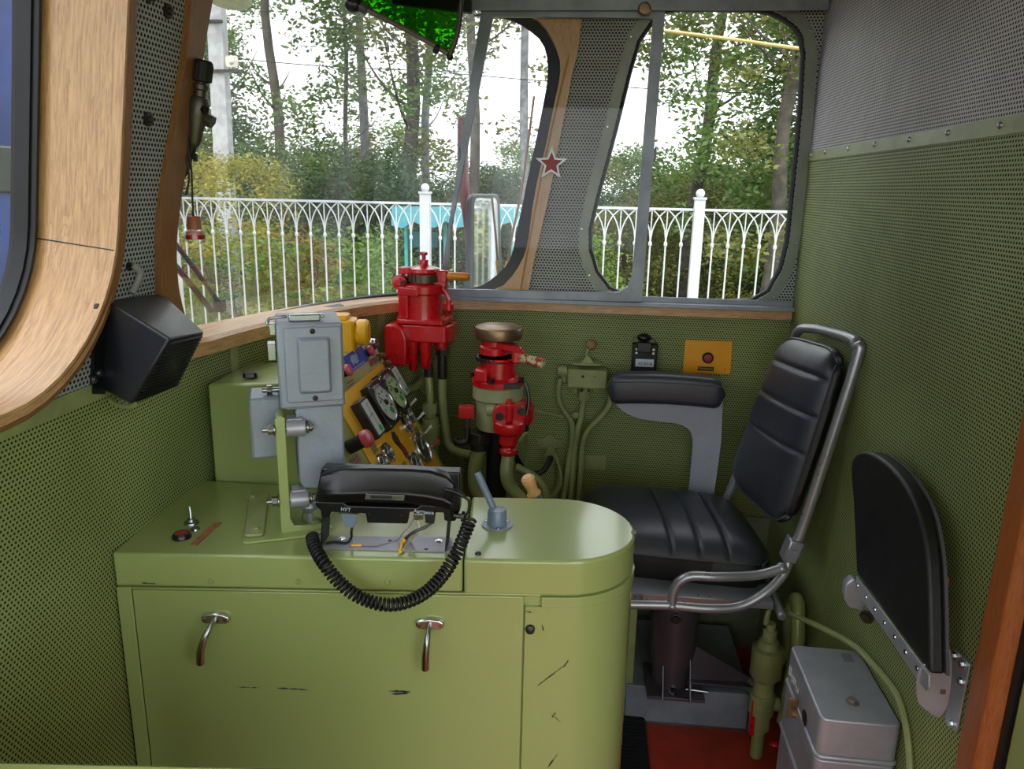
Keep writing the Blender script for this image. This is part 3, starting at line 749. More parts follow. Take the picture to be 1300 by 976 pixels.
def meter2(name, label, x, y, R, dialm):
    t, M = instM(name, label, 'gauge', x, y)
    m = MB(M); m.prism([(a, b, 0) for a, b in rrect(-R * 1.03, R * 1.03, -R * 1.2, R * 1.18, .004)], (0, 0, .022)); m.done('case', BLK, t, bevel=.0015)
    MB(M).lathe((0, 0, .022), (0, 0, 1), [(R * 1.0, 0), (R * 1.0, .003), (R * .95, .0035), (R * .93, .001)], 40).done('bezel', STEEL, t)
    d = MB(M).lathe((0, 0, .0226), (0, 0, 1), [(R * .94, 0), (R * .94, .0008), (0, .0008)], 40).done('dial', dialm, t)
    m = MB(M)
    for k in range(31):
        a = radians(210 - 240 * k / 30); r1 = R * .9; r0 = R * (.74 if k % 5 == 0 else .82)
        m.tube([(r0 * cos(a), r0 * sin(a), .0238), (r1 * cos(a), r1 * sin(a), .0238)], .0005, 4, 1)
    m.done('scale', BLKM, d)
    for k in range(6):
        a = radians(210 - 240 * k / 5); text(str(k * 20), M @ Matrix.Translation((R * .58 * cos(a), R * .58 * sin(a), .0236)), R * .2, BLKM, d, 'numeral')
    m = MB(M); m.tube([(R * .12, -R * .15, .0255), (-R * .55, R * .45, .0255)], .001, 5, 1); m.lathe((0, 0, .0236), (0, 0, 1), [(R * .15, 0), (R * .13, .005), (0, .006)], 14); m.done('needle', BLKM, d)
    m = MB(M); m.prism([(a, b, .0236) for a, b in [(R * .30, -R * .72), (R * .05, -R * .6), (R * .0, -R * .4), (R * .2, -R * .3), (R * .42, -R * .38), (R * .5, -R * .6)]], (0, 0, .0005)); m.done('sticker', LEAFG, d)
    for sx in (-1, 1):
        for sy in (-1, 1): MB(M).lathe((sx * R * .9, sy * R * 1.05, .022), (0, 0, 1), [(.003, 0), (.0025, .0015), (0, .002)], 8).done('screw', CHROME, t)
meter2('round_meter', 'large round grey-white meter dial, nearer of the two on the yellow facia', -.190, -.078, .051, DIAL)
meter2('round_meter', 'large round pale green meter dial, farther of the two on the yellow facia', -.084, -.075, .051, DIALG)
def edge_meter(label, x, y, w_, h_, side):
    t, M = instM('edgewise_meter', label, 'gauge', x, y)
    m = MB(M); m.prism([(a, b, 0) for a, b in rrect(-w_ / 2, w_ / 2, -h_ / 2, h_ / 2, .003)], (0, 0, .024)); m.done('case', BLK, t, bevel=.0015)
    m = MB(M); m.prism([(a, b, .024) for a, b in rrect(-w_ * .38, w_ * .38, -h_ * .44, h_ * .44, .002)], (0, 0, .001)); d = m.done('dial', DIAL, t)
    m = MB(M)
    for k in range(17): m.tube([(-w_ * .05, h_ * (-.25 + .6 * k / 16), .0252), (w_ * (.12 if k % 4 else .2), h_ * (-.25 + .6 * k / 16), .0252)], .0005, 4, 1)
    m.tube([(-w_ * .3, h_ * .05, .0256), (w_ * .1, h_ * .08, .0256)], .0008, 4, 1); m.done('scale', BLKM, d)
    m = MB(M); m.prism([(a, b, .025) for a, b in [(w_ * .05, -h_ * .42), (-w_ * .05, -h_ * .33), (w_ * .05, -h_ * .24), (w_ * .25, -h_ * .27), (w_ * .3, -h_ * .38)]], (0, 0, .0005)); m.done('sticker', LEAFG, d)
edge_meter('upright rectangular meter with white scale, at the near side of the yellow facia', -.312, -.080, .060, .098, 0)
edge_meter('upright rectangular meter with white scale, at the far side of the yellow facia', -.012, -.066, .056, .092, 1)
def ring_gauge(label, x, y, R, grp=None):
    t, M = instM('pressure_gauge', label, 'gauge', x, y)
    MB(M).lathe((0, 0, 0), (0, 0, 1), [(R, 0), (R, .006), (R * .97, .009), (R * .88, .009), (R * .85, .004), (0, .004)], 32).done('chrome_ring', CHROME, t)
    d = MB(M).lathe((0, 0, .0041), (0, 0, 1), [(R * .85, 0), (0, .0006)], 28).done('dial', DARKG, t)
    m = MB(M)
    for k in range(13):
        a = radians(220 - 260 * k / 12); m.tube([(R * .62 * cos(a), R * .62 * sin(a), .0052), (R * .78 * cos(a), R * .78 * sin(a), .0052)], .0006, 4, 1)
    m.done('scale', LABEL, d)
    m = MB(M); m.tube([(0, 0, .0058), (R * .35, R * .5, .0058)], .0009, 5, 1); m.lathe((0, 0, .005), (0, 0, 1), [(R * .12, 0), (0, .003)], 10); m.done('needle', mat('needle_white', '#cfd6cc', .4), d)
ring_gauge('small chrome-ringed dark gauge, nearer of the upper pair beside the far toggles', -.086, -.170, .026)
ring_gauge('small chrome-ringed dark gauge, farther of the upper pair beside the far toggles', -.034, -.158, .026)
ring_gauge('small chrome-ringed dark gauge, lower left one nearest the green edge', -.352, -.185, .027)
ring_gauge('small chrome-ringed dark gauge, right beside the lower left one', -.296, -.176, .027)
ring_gauge('chrome-ringed gauge half hidden behind the handset at the facia bottom', -.168, -.262, .036)
ring_gauge('largest chrome-ringed dark gauge at the lower right of the yellow facia', -.068, -.248, .046)
# sock-shaped plaid sticker
t, M = instM('sock_sticker', 'dark brown and red plaid stocking-shaped sticker in the middle of the yellow facia', 'sticker', -.190, -.190)
m = MB(M); m.prism([(a, b, 0) for a, b in [(-.022, .028), (-.008, .040), (.008, .034), (.012, .018), (.008, .002), (.020, -.018), (.016, -.034), (.002, -.044), (-.010, -.036), (-.008, -.018), (-.018, .002), (-.026, .016)]], (0, 0, .0012)); m.done('upper', mat('sock_brown', '#3a1712', .6), t)
m = MB(M)
for k in range(4):
    m.box((.004 + k * .001, -.006 - k * .009, .0016), (.020, .0035, .0008)); m.box((-.003 + k * .005, -.019, .0016), (.0022, .034, .0008))
m.done('plaid', REDD, t)
# engraved plates
def plate(x, y, wx, wy, m_, label, h=.0005):
    M = DMX @ Matrix.Translation((x, y, h)); m = MB(M); m.prism([(a, b, 0) for a, b in rrect(-wx / 2, wx / 2, -wy / 2, wy / 2, .001)], (0, 0, .0014))
    o = tag(m.done('engraved_plate', m_), label, 'plate')
    m = MB(M)
    for k in range(2): m.box((0, wy * (.18 - .36 * k), .0015), (wx * .7, wy * .1, .0003))
    m.done('engraving', DSTEEL, o)
plate(-.345, -.145, .034, .020, TAN, 'tan engraved plate under the near edgewise meter', .0035)
plate(-.030, -.204, .036, .018, TAN, 'tan engraved plate just below the upper pair of gauges, far one', .0035)
plate(-.078, -.217, .034, .018, TAN, 'tan engraved plate under the upper pair of gauges, nearer one', .0035)
plate(-.235, -.235, .030, .018, TAN, 'tan engraved plate beside the bottom gauges, close above the handset', .0035)
plate(-.050, .018, .060, .018, COPPER, 'copper-brown engraved plate just above the yellow facia')
plate(-.262, .010, .060, .022, TAN, 'tan engraved plate above the yellow facia beside the grey box')
plate(-.455, -.130, .050, .022, COPPER, 'copper engraved plate on the green margin below the pink emergency button')
plate(-.455, -.172, .050, .022, COPPER, 'second copper engraved plate lower down the green margin')
plate(-.462, -.215, .040, .03, TAN, 'lowest tan plate on the green margin above the handset')
# blue card
t, M = instM('blue_card', 'blue glossy card with a pale animal outline lying on the desk top', 'card', -.150, .048, h=.001)
m = MB(M); m.prism([(-.075, -.020, 0), (.075, -.020, 0), (.078, .023, 0), (-.072, .023, 0)], (0, 0, .0015)); m.done('card', BLUE, t)
m = MB(M); m.prism([(a, b, .0015) for a, b in [(-.040, -.008), (-.042, .006), (-.030, .014), (-.012, .016), (0, .012), (.012, .017), (.016, .008), (.008, .002), (.004, -.008), (-.008, -.006), (-.012, -.010), (-.028, -.004)]], (0, 0, .0004)); m.done('figure', CARDF, t)
m = MB(M)
for k in range(7): m.box((-.05 + k * .014, -.0155, .0017), (.008, .004, .0004))
m.done('caption', CARDF, t)
def pushb(name, label, x, y, R, h, capm, basem=BLKM, hb=.01):
    t, M = instM(name, label, 'button', x, y, h=0)
    MB(M).lathe((0, 0, 0), (0, 0, 1), [(R * .8, 0), (R * .8, hb), (0, hb)], 20).done('collar', basem, t)
    MB(M).lathe((0, 0, hb), (0, 0, 1), [(R, 0), (R * 1.03, h * .4), (R * .9, h * .85), (R * .5, h), (0, h)], 24).done('cap', capm, t)
pushb('push_button', 'round red push button at the right edge of the blue card', -.058, .046, .015, .010, PINK)
pushb('push_button', 'round red push button at the left edge of the blue card beside the grey box', -.262, .040, .015, .010, PINK)
pushb('emergency_button', 'pink-red mushroom emergency button on a black collar near the grey box', -.452, -.098, .020, .018, PINK, hb=.040)
# toggle with purple cap, little bulb holders at the top right
for x, y, lab in ((-.005, .052, 'dark chromed lamp holder on the desk top right of the red button'), (.026, .058, 'tall chromed lamp holder at the far top corner of the desk')):
    t, M = instM('lamp_holder', lab, 'lamp', x - .012, y, h=0)
    MB(M).lathe((0, 0, 0), (0, 0, 1), [(.014, 0), (.014, .006), (.011, .009), (.010, .014), (0, .016)], 18).done('body', DSTEEL if x < 0 else CHROME, t); MB(M).lathe((0, 0, .012), (0, 0, 1), [(.007, 0), (.007, .006), (0, .008)], 12).done('lens', mat('purple_glass', '#5b2a48', .2, coat=.5), t)
for x, y, lab, m_ in ((.008, .018, 'brass key switch on the far desk edge above the facia corner', BRASS), (.016, -.008, 'brass cap nut at the upper far corner of the yellow facia', BRASS)):
    t, M = instM('brass_cap', lab, 'switch', x - .008, y, h=.001)
    MB(M).lathe((0, 0, 0), (0, 0, 1), [(.011, 0), (.010, .004), (.006, .005), (.008, .012), (.004, .016), (0, .016)], 14).done('cap', m_, t); MB(M).box((0, 0, .019), (.003, .012, .006)).done('grip', m_, t)
t, M = instM('side_button', 'small red button on the far edge of the desk beside the edgewise meter', 'button', .024, -.055, h=-.002)
MB(M).lathe((0, 0, 0), (0, 0, 1), [(.010, 0), (.010, .006), (0, .008)], 14).done('cap', REDD, t)
for i, (x, y, m_, lab) in enumerate(((.026, -.144, WHITE, 'white tipped toggle switch, topmost of the column at the far desk edge'), (.027, -.188, WHITE, 'white tipped toggle switch, second down at the far desk edge'), (.027, -.232, WHITE, 'white tipped toggle switch, third down at the far desk edge'), (.027, -.276, PINK, 'pink tipped toggle switch at the far desk edge'))):
    t, M = instM('toggle_switch', lab, 'switch', x - .004, y, h=0)
    MB(M).lathe((0, 0, 0), (0, 0, 1), [(.005, 0), (.004, .004), (0, .004)], 10).done('collar', STEEL, t)
    MB(M).tube([(0, 0, .003), (.001, .004, .012), (.002, .010, .028)], lambda t_: .0022 + .0018 * t_, 8, 2).done('lever', m_, t)
t, M = instM('toggle_switch', 'pale toggle switch at the bottom of the green margin above the handset', 'switch', -.455, -.262, h=0)
MB(M).lathe((0, 0, 0), (0, 0, 1), [(.006, 0), (.004, .004), (0, .004)], 10).done('collar', STEEL, t); MB(M).tube([(0, 0, .003), (.001, .006, .014), (.002, .014, .03)], lambda t_: .003 + .0018 * t_, 8, 2).done('lever', mat('pale_green_plastic', '#a9b37a', .4), t)
# yellow beacon block on top of the desk
c = at(448, 435, Y=1.90); c.z = 1.085
t = thing('yellow_horn_lamp', 'bright yellow plastic lamp body standing on the desk top behind the grey box', 'lamp', c)
m = MB(Rz(8, c)); m.prism([(a, b, 0) for a, b in rrect(-.040, .012, -.05, .03, .012)], (0, 0, .085), taper=.96); m.done('body', YEL, t, bevel=.006)
m = MB(Rz(8, c)); m.lathe((.012, -.01, .05), (1, 0, 0), [(.030, 0), (.034, .006), (.034, .026), (.028, .032), (0, .032)], 24); m.done('drum', YEL, t)
m = MB(Rz(8, c)); m.prism([(a, b, .085) for a, b in rrect(-.062, -.005, -.04, .02, .006)], (0, 0, .012), taper=.9); m.done('lid', YEL, t, bevel=.003)

# ================================================================ GREY CONTROLLER ON A GREEN BRACKET
cb = at(340, 655, Z=ZT); cb.z = ZT
AN = 20; GM = Rz(AN, at(345, 690, Z=ZT)); 
g = thing('controller_box', 'grey hammer-painted controller box in two stacked blocks mounted on a green bracket', 'control box', (-.50, 1.34, ZT))
Yf = 1.27
P0 = at(350, 412, Y=Yf); P1 = at(435, 415, Y=Yf + .045)
bx = (P1 - P0); bx.z = 0; Wd = bx.length; bx.normalize(); by = V((-bx.y, bx.x, 0)); BM = frame(P0, bx, by, UZ)   # origin: top left front corner
Pb = onplane(433, 515, P0, by); hU = P0.z - Pb.z; Pl = onplane(430, 622, P0, by); hL = P0.z - Pl.z
m = MB(BM); m.box((Wd / 2, .065, -hU / 2), (Wd, .13, hU)); m.done('upper_block', GREY, g, bevel=.004)
m = MB(BM); m.prism([(a, 0, b) for a, b in rrect(.012, Wd - .003, -hU + .012, -.006, .006)], (0, -.005, 0)); lidp = m.done('front_lid', GREY, g, bevel=.002)
m = MB(BM); m.prism([(a, -.005, b) for a, b in roundpoly([(.034, -.018), (.055, -.006), (Wd - .045, -.018 + .012), (Wd - .024, -.018), (Wd - .024, -hU + .026), (.058, -hU + .014), (.034, -hU + .026)], .002)], (0, -.001, 0)); m.done('cover_flange', GREY, lidp)
m = MB(BM); m.prism([(a, -.006, b) for a, b in rrect(.033, Wd - .023, -hU + .027, -.022, .006)], (0, -.009, 0), taper=.88); m.done('cover', GREY, lidp, bevel=.002)
for zz in (-.013, -hU + .019): MB(BM).lathe((Wd / 2 + .004, -.006, zz), (0, -1, 0), [(.005, 0), (.0045, .002), (.002, .003), (0, .002)], 12).done('screw', DSTEEL, lidp)
m = MB(BM); m.box((.05, .035, .006), (.055, .022, .012)); m.box((.078, .035, .008), (.014, .016, .006)); m.done('latch', STEEL, g, bevel=.002)
m = MB(BM); m.tube([(.02, .035, .008), (-.01, .03, .006), (-.014, .025, -.004)], .003, 8, 2); m.box((-.006, .03, -.012), (.010, .02, .02)); m.box((-.009, .045, -.055), (.014, .03, .03)); m.done('catch', STEEL, g, bevel=.002)
# lower block with hinge cheek
m = MB(BM); m.prism([(.026, .010, -hU), (Wd - .003, .010, -hU), (Wd - .004, .010, -hL + .020), (.060, .010, -hL + .002), (.034, .010, -hL + .004), (.026, .010, -hL + .02)], (0, .115, 0)); m.done('lower_block', GREY, g, bevel=.004)
m = MB(BM); m.box((.035, .05, -hU - .0), (.05, .09, .006)); m.done('shelf_flange', GREY, g, bevel=.002)
# left block
m = MB(BM); m.box((-.026, .095, -hU - .050), (.058, .085, .118)); m.done('side_block', GREY, g, bevel=.006)
# hinge bosses and bolts
for zz in (-hU - .036, -hL - .010):
    m = MB(BM); m.cyl((.008, .0, zz), (.042, .0, zz), .016, n=18); m.prism([(.010, -.012, zz - .010), (.036, -.012, zz - .010), (.036, .03, zz + .012), (.010, .03, zz + .012)], (0, 0, .004)); m.box((.024, .012, zz + .004), (.028, .03, .028)); m.done('hinge_boss', SILVER, g, bevel=.002)
    m = MB(BM); m.cyl((-.034, .0, zz), (.056, .0, zz), .0045, n=10); m.cyl((-.024, 0, zz), (-.014, 0, zz), .0095, n=6); m.cyl((-.014, 0, zz), (-.011, 0, zz), .012); m.cyl((.044, 0, zz), (.047, 0, zz), .012); m.cyl((.047, 0, zz), (.054, 0, zz), .0085, n=6); m.done('hinge_bolt', STEEL, g, bevel=.0008)
m = MB(BM); m.cyl((-.03, .075, -hU + .018), (.02, .075, -hU + .018), .005, n=10); m.cyl((-.022, .075, -hU + .018), (-.012, .075, -hU + .018), .010, n=6); m.done('side_bolt', STEEL, g, bevel=.0008)
m = MB(BM); zz = -hL - .032; m.lathe((.045, .02, zz + .012), (0, 0, -1), [(.018, 0), (.020, .012), (.013, .024), (.008, .026), (.008, .05), (0, .052)], 16); m.cyl((.05, .005, zz + .012), (.082, -.002, zz + .012), .005, n=10); m.cyl((.078, -.001, zz + .012), (.090, -.003, zz + .012), .012, n=12); m.done('clamp_screw', SILVER, g, bevel=.001)
# bracket, its foot bolted to the console
zb = ZT - P0.z
br = thing('mounting_bracket', 'green welded bracket with gusset and bolted foot holding the grey controller', 'bracket', (-.55, 1.3, ZT))
m = MB(BM); m.prism([(-.0105, -.006, -hU - .016), (.0065, -.006, -hU - .014), (.0065, -.006, -hL - .045), (.013, -.006, -hL - .060), (.075, -.006, zb + .012), (.085, -.006, zb + .004), (-.0105, -.006, zb + .004)], (0, .006, 0)); m.done('gusset', GREEN, br, bevel=.001)
m = MB(BM); m.box((-.002, .045, (zb - hU - .012) / 2), (.013, .10, abs(zb + hU + .012))); m.done('upright', GREEN, br, bevel=.002)
fc = [at(*p, Z=ZT) for p in ((307, 692), (405, 681), (432, 640), (318, 622))]
m = MB(); m.prism(roundpoly([tuple(p) for p in fc], .012), (0, 0, .005)); m.done('foot', GREEN, br, bevel=.0015)
fc2 = [at(*p, Z=ZT + .005) for p in ((310, 683), (335, 681), (342, 628), (318, 624))]
m = MB(); m.prism(roundpoly([tuple(p) for p in fc2], .010), (0, 0, .006)); m.done('foot_pad', GREENP, br, bevel=.002)
for px, py in ((325, 672), (320, 631), (400, 664), (413, 655)):
    MB().bolt(at(px, py, Z=ZT + .011), (0, 0, 1), .007, .006).done('bolt', GREENP, br)
MB().lathe(at(393, 657, Z=ZT + .006), (.25, -.1, 1), [(.016, 0), (.015, .01), (.011, .02), (.012, .03), (0, .032)], 16).done('post_cap', GREENP, br)
MB().lathe(at(403, 650, Z=ZT + .03), (.6, -.5, .4), [(.012, 0), (.012, .008), (.006, .01), (0, .012)], 8).done('union_nut', GREENP, br)

# ================================================================ RADIO HANDSET ON ITS BRACKET
hs = thing('radio_handset', 'black radio telephone handset with coiled cord resting in a wire-frame cradle', 'telephone', at(500, 690, Z=ZT))
YH = 1.22
HA = at(404, 640, Y=YH - .0); HB = at(582, 660, Y=YH + .015); hx = (HB - HA); hx.normalize(); hy = V((-hx.y, hx.x, 0)).normalized(); HM = frame(HA, hx, hy, hx.cross(hy)); HL = (HB - HA).length
def hl(px, py, d=0): p = onplane(px, py, HM @ V((0, d, 0)), hy); return HM.inverted() @ p
def hpoly(pts, d0, d1, name, m_, parent=hs, bevel=.002, taper=None):
    m = MB(HM); m.prism([(hl(*p, d0).x, d0, hl(*p, d0).z) for p in pts], (0, d1 - d0, 0), taper=taper); return m.done(name, m_, parent, bevel=bevel, seg=3)
# rear tray
hpoly([(408, 594), (584, 600), (584, 648), (578, 662), (570, 662), (569, 650), (403, 642), (399, 636)], .030, .060, 'cradle', BLK, bevel=.003)
cr = bpy.data.objects['cradle']
hpoly([(400, 637), (436, 638), (441, 642), (530, 645), (534, 641), (572, 643), (571, 662), (564, 661), (563, 651), (520, 650), (517, 665), (466, 664), (464, 652), (420, 650), (418, 657), (408, 657), (407, 648), (401, 643)], .0, .012, 'lower_housing', BLK)
# handset body as a loft, faceted
secs = []
for px, yt, yb, dpt in ((403, 612, 636, .030), (406, 604, 640, .038), (434, 598, 641, .046), (470, 597, 640, .048), (520, 598, 642, .048), (545, 600, 645, .044), (566, 607, 648, .036), (577, 617, 652, .026)):
    a = hl(px, yt, 0); b = hl(px, yb, 0); zc, zz = a.z, b.z; h = zc - zz
    secs.append([V((a.x, .028, zz)), V((a.x, .0, zz + h * .05)), V((a.x, -.008, zz + h * .38)), V((a.x, .002, zz + h * .52)), V((a.x, .012, zc - h * .03)), V((a.x, .034, zc)), V((a.x, .040, zz + h * .3))])
m = MB(HM); m.loft(secs, uv=False); m.done('handset', BLK, hs, bevel=.004, seg=3)
hpoly([(465, 626), (514, 628), (513, 635), (463, 633)], -.0095, -.012, 'type_plate', STEEL, bevel=.0003)
hpoly([(471, 629), (498, 630), (497, 633), (470, 632)], -.012, -.0125, 'slot', BLKM, bevel=0)
for (px, py, s_) in ((439, 647, 'НУТ'), (538, 650, 'Антенна')):
    p = hl(px, py, -.0004); M = HM @ Matrix.Translation((p.x, -.0005, p.z)) @ Matrix.Rotation(pi / 2, 4, 'X'); text(s_, M, .009, LABEL, hs)
# side plates, base sheet
for a, b in ((411, 655), (570, 655)):
    p = hl(a, b, .01); q = hl(a + (4 if a < 500 else 3), 690, .01); zb_ = (HM.inverted() @ at(a, 690, Z=ZT + .002)).z
    m = MB(HM); m.box((p.x, .026, (p.z + zb_) / 2), (.0025, .05, abs(p.z - zb_))); m.done('side_plate', BLKM, hs)
bs = [at(*p, Z=ZT) for p in ((408, 697), (577, 702), (573, 683), (425, 682))]
m = MB(); m.prism([tuple(p) for p in bs], (0, 0, .0025)); m.done('base_sheet', LILAC, hs, bevel=.0005)
for px, py in ((434, 684), (557, 687)): MB().bolt(at(px, py, Z=ZT + .0025), (0, 0, 1), .0045, .003).done('bolt', CHROME, hs)
for px, py in ((495, 686), (541, 697)): MB().lathe(at(px, py, Z=ZT + .0026), (0, 0, 1), [(.004, 0), (0, .0003)], 12).done('hole', BLKM, hs)
for px, py in ((469, 653), (510, 654)): p = hl(px, py, -.001); MB(HM).lathe((p.x, 0, p.z), (0, -1, 0), [(.003, 0), (.002, .002), (0, .002)], 8).done('screw', DSTEEL, hs)
# plug and leads
hpoly([(433, 650), (453, 651), (452, 662), (448, 670), (439, 669), (435, 661)], .002, .014, 'plug', BLUEG, bevel=.001)
hpoly([(430, 649), (456, 650), (456, 653), (430, 652)], .001, .015, 'plug_flange', STEEL, bevel=.0005)
hpoly([(524, 652), (537, 652), (537, 660), (526, 660)], .002, .016, 'connector', STEEL, bevel=.001)
hpoly([(539, 653), (552, 654), (551, 665), (540, 664)], .004, .018, 'connector', DSTEEL, bevel=.001)
def hp(px, py, d=.0): return HM @ hl(px, py, d)
def cz(px, py, z=.004): return at(px, py, Z=ZT + z)
for pts, r, m_, nm in (([hp(447, 668, .008), hp(446, 676, .008), cz(446, 682), cz(440, 689), cz(424, 688), cz(414, 690)], .0024, BLKM, 'lead'),
    ([hp(525, 658, .01), hp(520, 668, .01), hp(512, 676, .012), cz(503, 686), cz(480, 692), cz(462, 692), cz(446, 692)], .0014, mat('grey_lead', '#8b8c8a', .5), 'lead'),
    ([hp(530, 660, .01), hp(533, 668, .01), hp(530, 676, .008), cz(520, 686), cz(512, 698)], .0026, mat('cream_lead', '#b9b29a', .5), 'lead'),
    ([hp(549, 662, .012), hp(540, 669, .01), hp(526, 675, .008), cz(515, 684), cz(509, 698, .003)], .0032, mat('dark_grey_lead', '#4d4c4a', .5), 'lead')):
    MB().tube(pts, r, 8, 5).done(nm, m_, hs)
MB().tube([cz(514, 685, .011), cz(510, 690, .007), cz(508, 700, .005)], .0036, 8, 4).done('yellow_sleeve', YEL, hs)
MB().tube([cz(446, 692, .004), cz(459, 692, .004)], .002, 8, 1).done('yellow_sleeve', YEL, hs)
q = hl(583, 655, .02); m = MB(HM); m.cyl((q.x - .01, .02, q.z), (q.x + .012, .02, q.z), .005, n=8); m.cyl((q.x + .004, .02, q.z), (q.x + .010, .02, q.z), .010, n=8); m.done('thumb_screw', BLK, hs)
# cord: strain relief, straight lead, then coil
MB().tube([hp(566, 621, -.008), hp(578, 624, -.012), hp(589, 630, -.016)], lambda t: .0055 - .002 * t, 10, 3).done('strain_relief', BLK, hs)
MB().tube([hp(588, 630, -.016), hp(595, 636, -.018), hp(595, 648, -.02), hp(590, 656, -.02), hp(590, 664, -.018)], .0022, 8, 5).done('lead', BLKM, hs)
path = [hp(597, 660, -.030), hp(590, 678, -.050), hp(578, 705, -.075), hp(562, 730, -.085), hp(540, 752, -.088), hp(513, 765, -.09), hp(485, 767, -.09), hp(455, 757, -.09), hp(430, 738, -.088), hp(412, 716, -.08), hp(400, 695, -.05), hp(396, 680, -.02)]
C_ = catmull(path, 24); L = [0]
for a, b in zip(C_, C_[1:]): L.append(L[-1] + (b - a).length)
turns = 56; pts = []; npt = turns * 12; j = 0; u = None
for i in range(npt + 1):
    d = L[-1] * i / npt
    while j < len(L) - 2 and L[j + 1] < d: j += 1
    p = C_[j].lerp(C_[j + 1], (d - L[j]) / max(1e-9, L[j + 1] - L[j])); T = (C_[j + 1] - C_[j]).normalized()
    u = T.cross(V((0, 1, 0))).normalized(); w_ = T.cross(u); a = 2 * pi * i / 12
    pts.append(p + (u * cos(a) + w_ * sin(a)) * .0095)
MB().tube(pts, .0027, 6, 1).done('coiled_cord', BLKM, hs)

# ================================================================ BRAKE VALVES
def valve1():
    Y = 2.22; c = at(540, 421, Y=Y); S = .0023   # metres per photo pixel at that depth
    t = thing('brake_valve', 'tall red driver\'s brake valve with orange handle, standing in the windshield corner', 'valve', (c.x, Y, c.z - .02))
    M = frame(c, (1, 0, 0), (0, 1, 0), (0, 0, 1)) @ Matrix.Rotation(radians(-4), 4, 'Z')
    def px(dx, dy): return dx * S, -dy * S
    # flange block (px offsets from 540,440)
    m = MB(M); m.prism(roundpoly([(-.085, -.055, -.022), (.078, -.055, -.022), (.088, -.02, -.022), (.088, .05, -.022), (-.07, .05, -.022)], .014), (0, 0, .05)); m.done('body_flange', RED, t, bevel=.004)
    m = MB(M); m.prism(roundpoly([(-.072, -.058, .03), (.07, -.058, .03), (.075, .05, .03), (-.07, .05, .03)], .012), (0, 0, .014)); m.done('top_flange', RED, t, bevel=.003)
    m = MB(M); m.lathe((-.005, 0, .04), (0, 0, 1), [(.058, 0), (.056, .03), (.056, .075), (.064, .078), (.064, .10), (.056, .104), (.040, .106), (.040, .14), (.0, .14)], 32); m.done('body', RED, t, bevel=.001)
    m = MB(M); m.prism(roundpoly([(-.070, -.045, .045), (-.035, -.058, .045), (-.03, .02, .045), (-.072, .02, .045)], .01), (0, 0, .068)); m.prism(roundpoly([(-.072, -.048, .112), (.0, -.068, .112), (.0, .02, .112), (-.074, .02, .112)], .012), (0, 0, .024)); m.done('side_boss', RED, t, bevel=.003)
    m = MB(M); m.prism([(a, b, .146) for a, b in rrect(-.04, .04, -.04, .04, .03)], (0, 0, .0)) if False else m.lathe((-.003, 0, .150), (0, 0, 1), [(.046, 0), (.046, .022), (0, .022)], 30)
    for k in range(20):
        a = 2 * pi * k / 20; m.box((-.003 + .046 * cos(a), .046 * sin(a), .161), (.006, .006, .022), Matrix.Rotation(a, 3, 'Z'))
    m.done('notched_sector', mat('sector_metal', '#6a5a4c', .4, metal=.7), t)
    m = MB(M); m.lathe((-.003, 0, .172), (0, 0, 1), [(.044, 0), (.048, .006), (.046, .016), (.030, .021), (.016, .023), (.013, .028), (.013, .040), (.006, .042), (.006, .052), (.011, .054), (.011, .062), (0, .064)], 28); m.done('cap', RED, t)
    m = MB(M); m.prism(roundpoly([(.02, -.02, .15), (.062, -.014, .15), (.07, -.01, .15), (.07, .012, .15), (.02, .02, .15)], .005), (0, 0, .034)); m.prism([(.03, -.018, .13), (.066, -.012, .13), (.066, .012, .13), (.03, .018, .13)], (0, 0, .03)); m.done('handle_socket', RED, t, bevel=.004); MB(M).box((-.050, -.01, .181), (.042, .04, .02)).done('cap_lug', RED, t, bevel=.004)
    m = MB(M); m.lathe((-.066, -.03, .148), (0, -1, 0), [(.022, -.03), (.022, .01), (.012, .011), (.010, .014), (0, .014)], 18); m.done('pivot_boss', RED, t, bevel=.001); MB(M).lathe((-.052, -.044, .148), (0, -1, 0), [(.008, 0), (.008, .006), (0, .006)], 6).done('bolt', DSTEEL, t)
    m = MB(M); m.lathe((.066, 0, .168), (1, -.05, 0), [(.010, 0), (.0125, .006), (.0125, .012), (.0125, .054), (.011, .064), (.006, .069), (0, .070)], 16); m.done('handle', ORH, t)
    m = MB(M); m.tube([(.058, -.02, .135), (.072, -.02, .115), (.078, -.02, .10)], .007, 8, 3); m.lathe((.078, -.022, .102), (0, 0, -1), [(.008, 0), (.008, .010), (.014, .012), (.014, .03), (.009, .034), (.005, .04), (0, .04)], 14); m.done('side_plunger', RED, t)
    m = MB(M); m.prism([(a, -.080, b) for a, b in roundpoly([(-.101, -.078), (-.085, -.090), (-.036, -.092), (-.034, -.01), (-.045, .022), (-.075, .032), (-.101, .030)], .012)], (0, .08, 0)); ff = m.done('filter_body', RED, t, bevel=.006, seg=3)
    for k, s_ in enumerate(('ЛИТ ТН', '395 000')):
        text(s_, M @ Matrix.Translation((-.068 + k * .016, -.0808, -.045)) @ Matrix.Rotation(pi / 2, 4, 'X') @ Matrix.Rotation(-pi / 2, 4, 'Z'), .012, RED, ff, 'cast_lettering', depth=.0012)
    m = MB(M)
    for x, y, r, l in ((-.030, -.03, .014, .095), (.010, -.032, .015, .085), (.0, .02, .015, .075), (.05, -.0, .016, .022)):
        m.lathe((x, y, -.02), (0, 0, -1), [(r * 1.25, 0), (r * 1.2, .02), (r, .04), (r * .95, l - .01), (r * .6, l), (0, l)] if l > .07 else [(r * 1.3, 0), (r * 1.25, .03), (r, l), (0, l)], 16)
    m.done('ports', RED, t, bevel=.001)
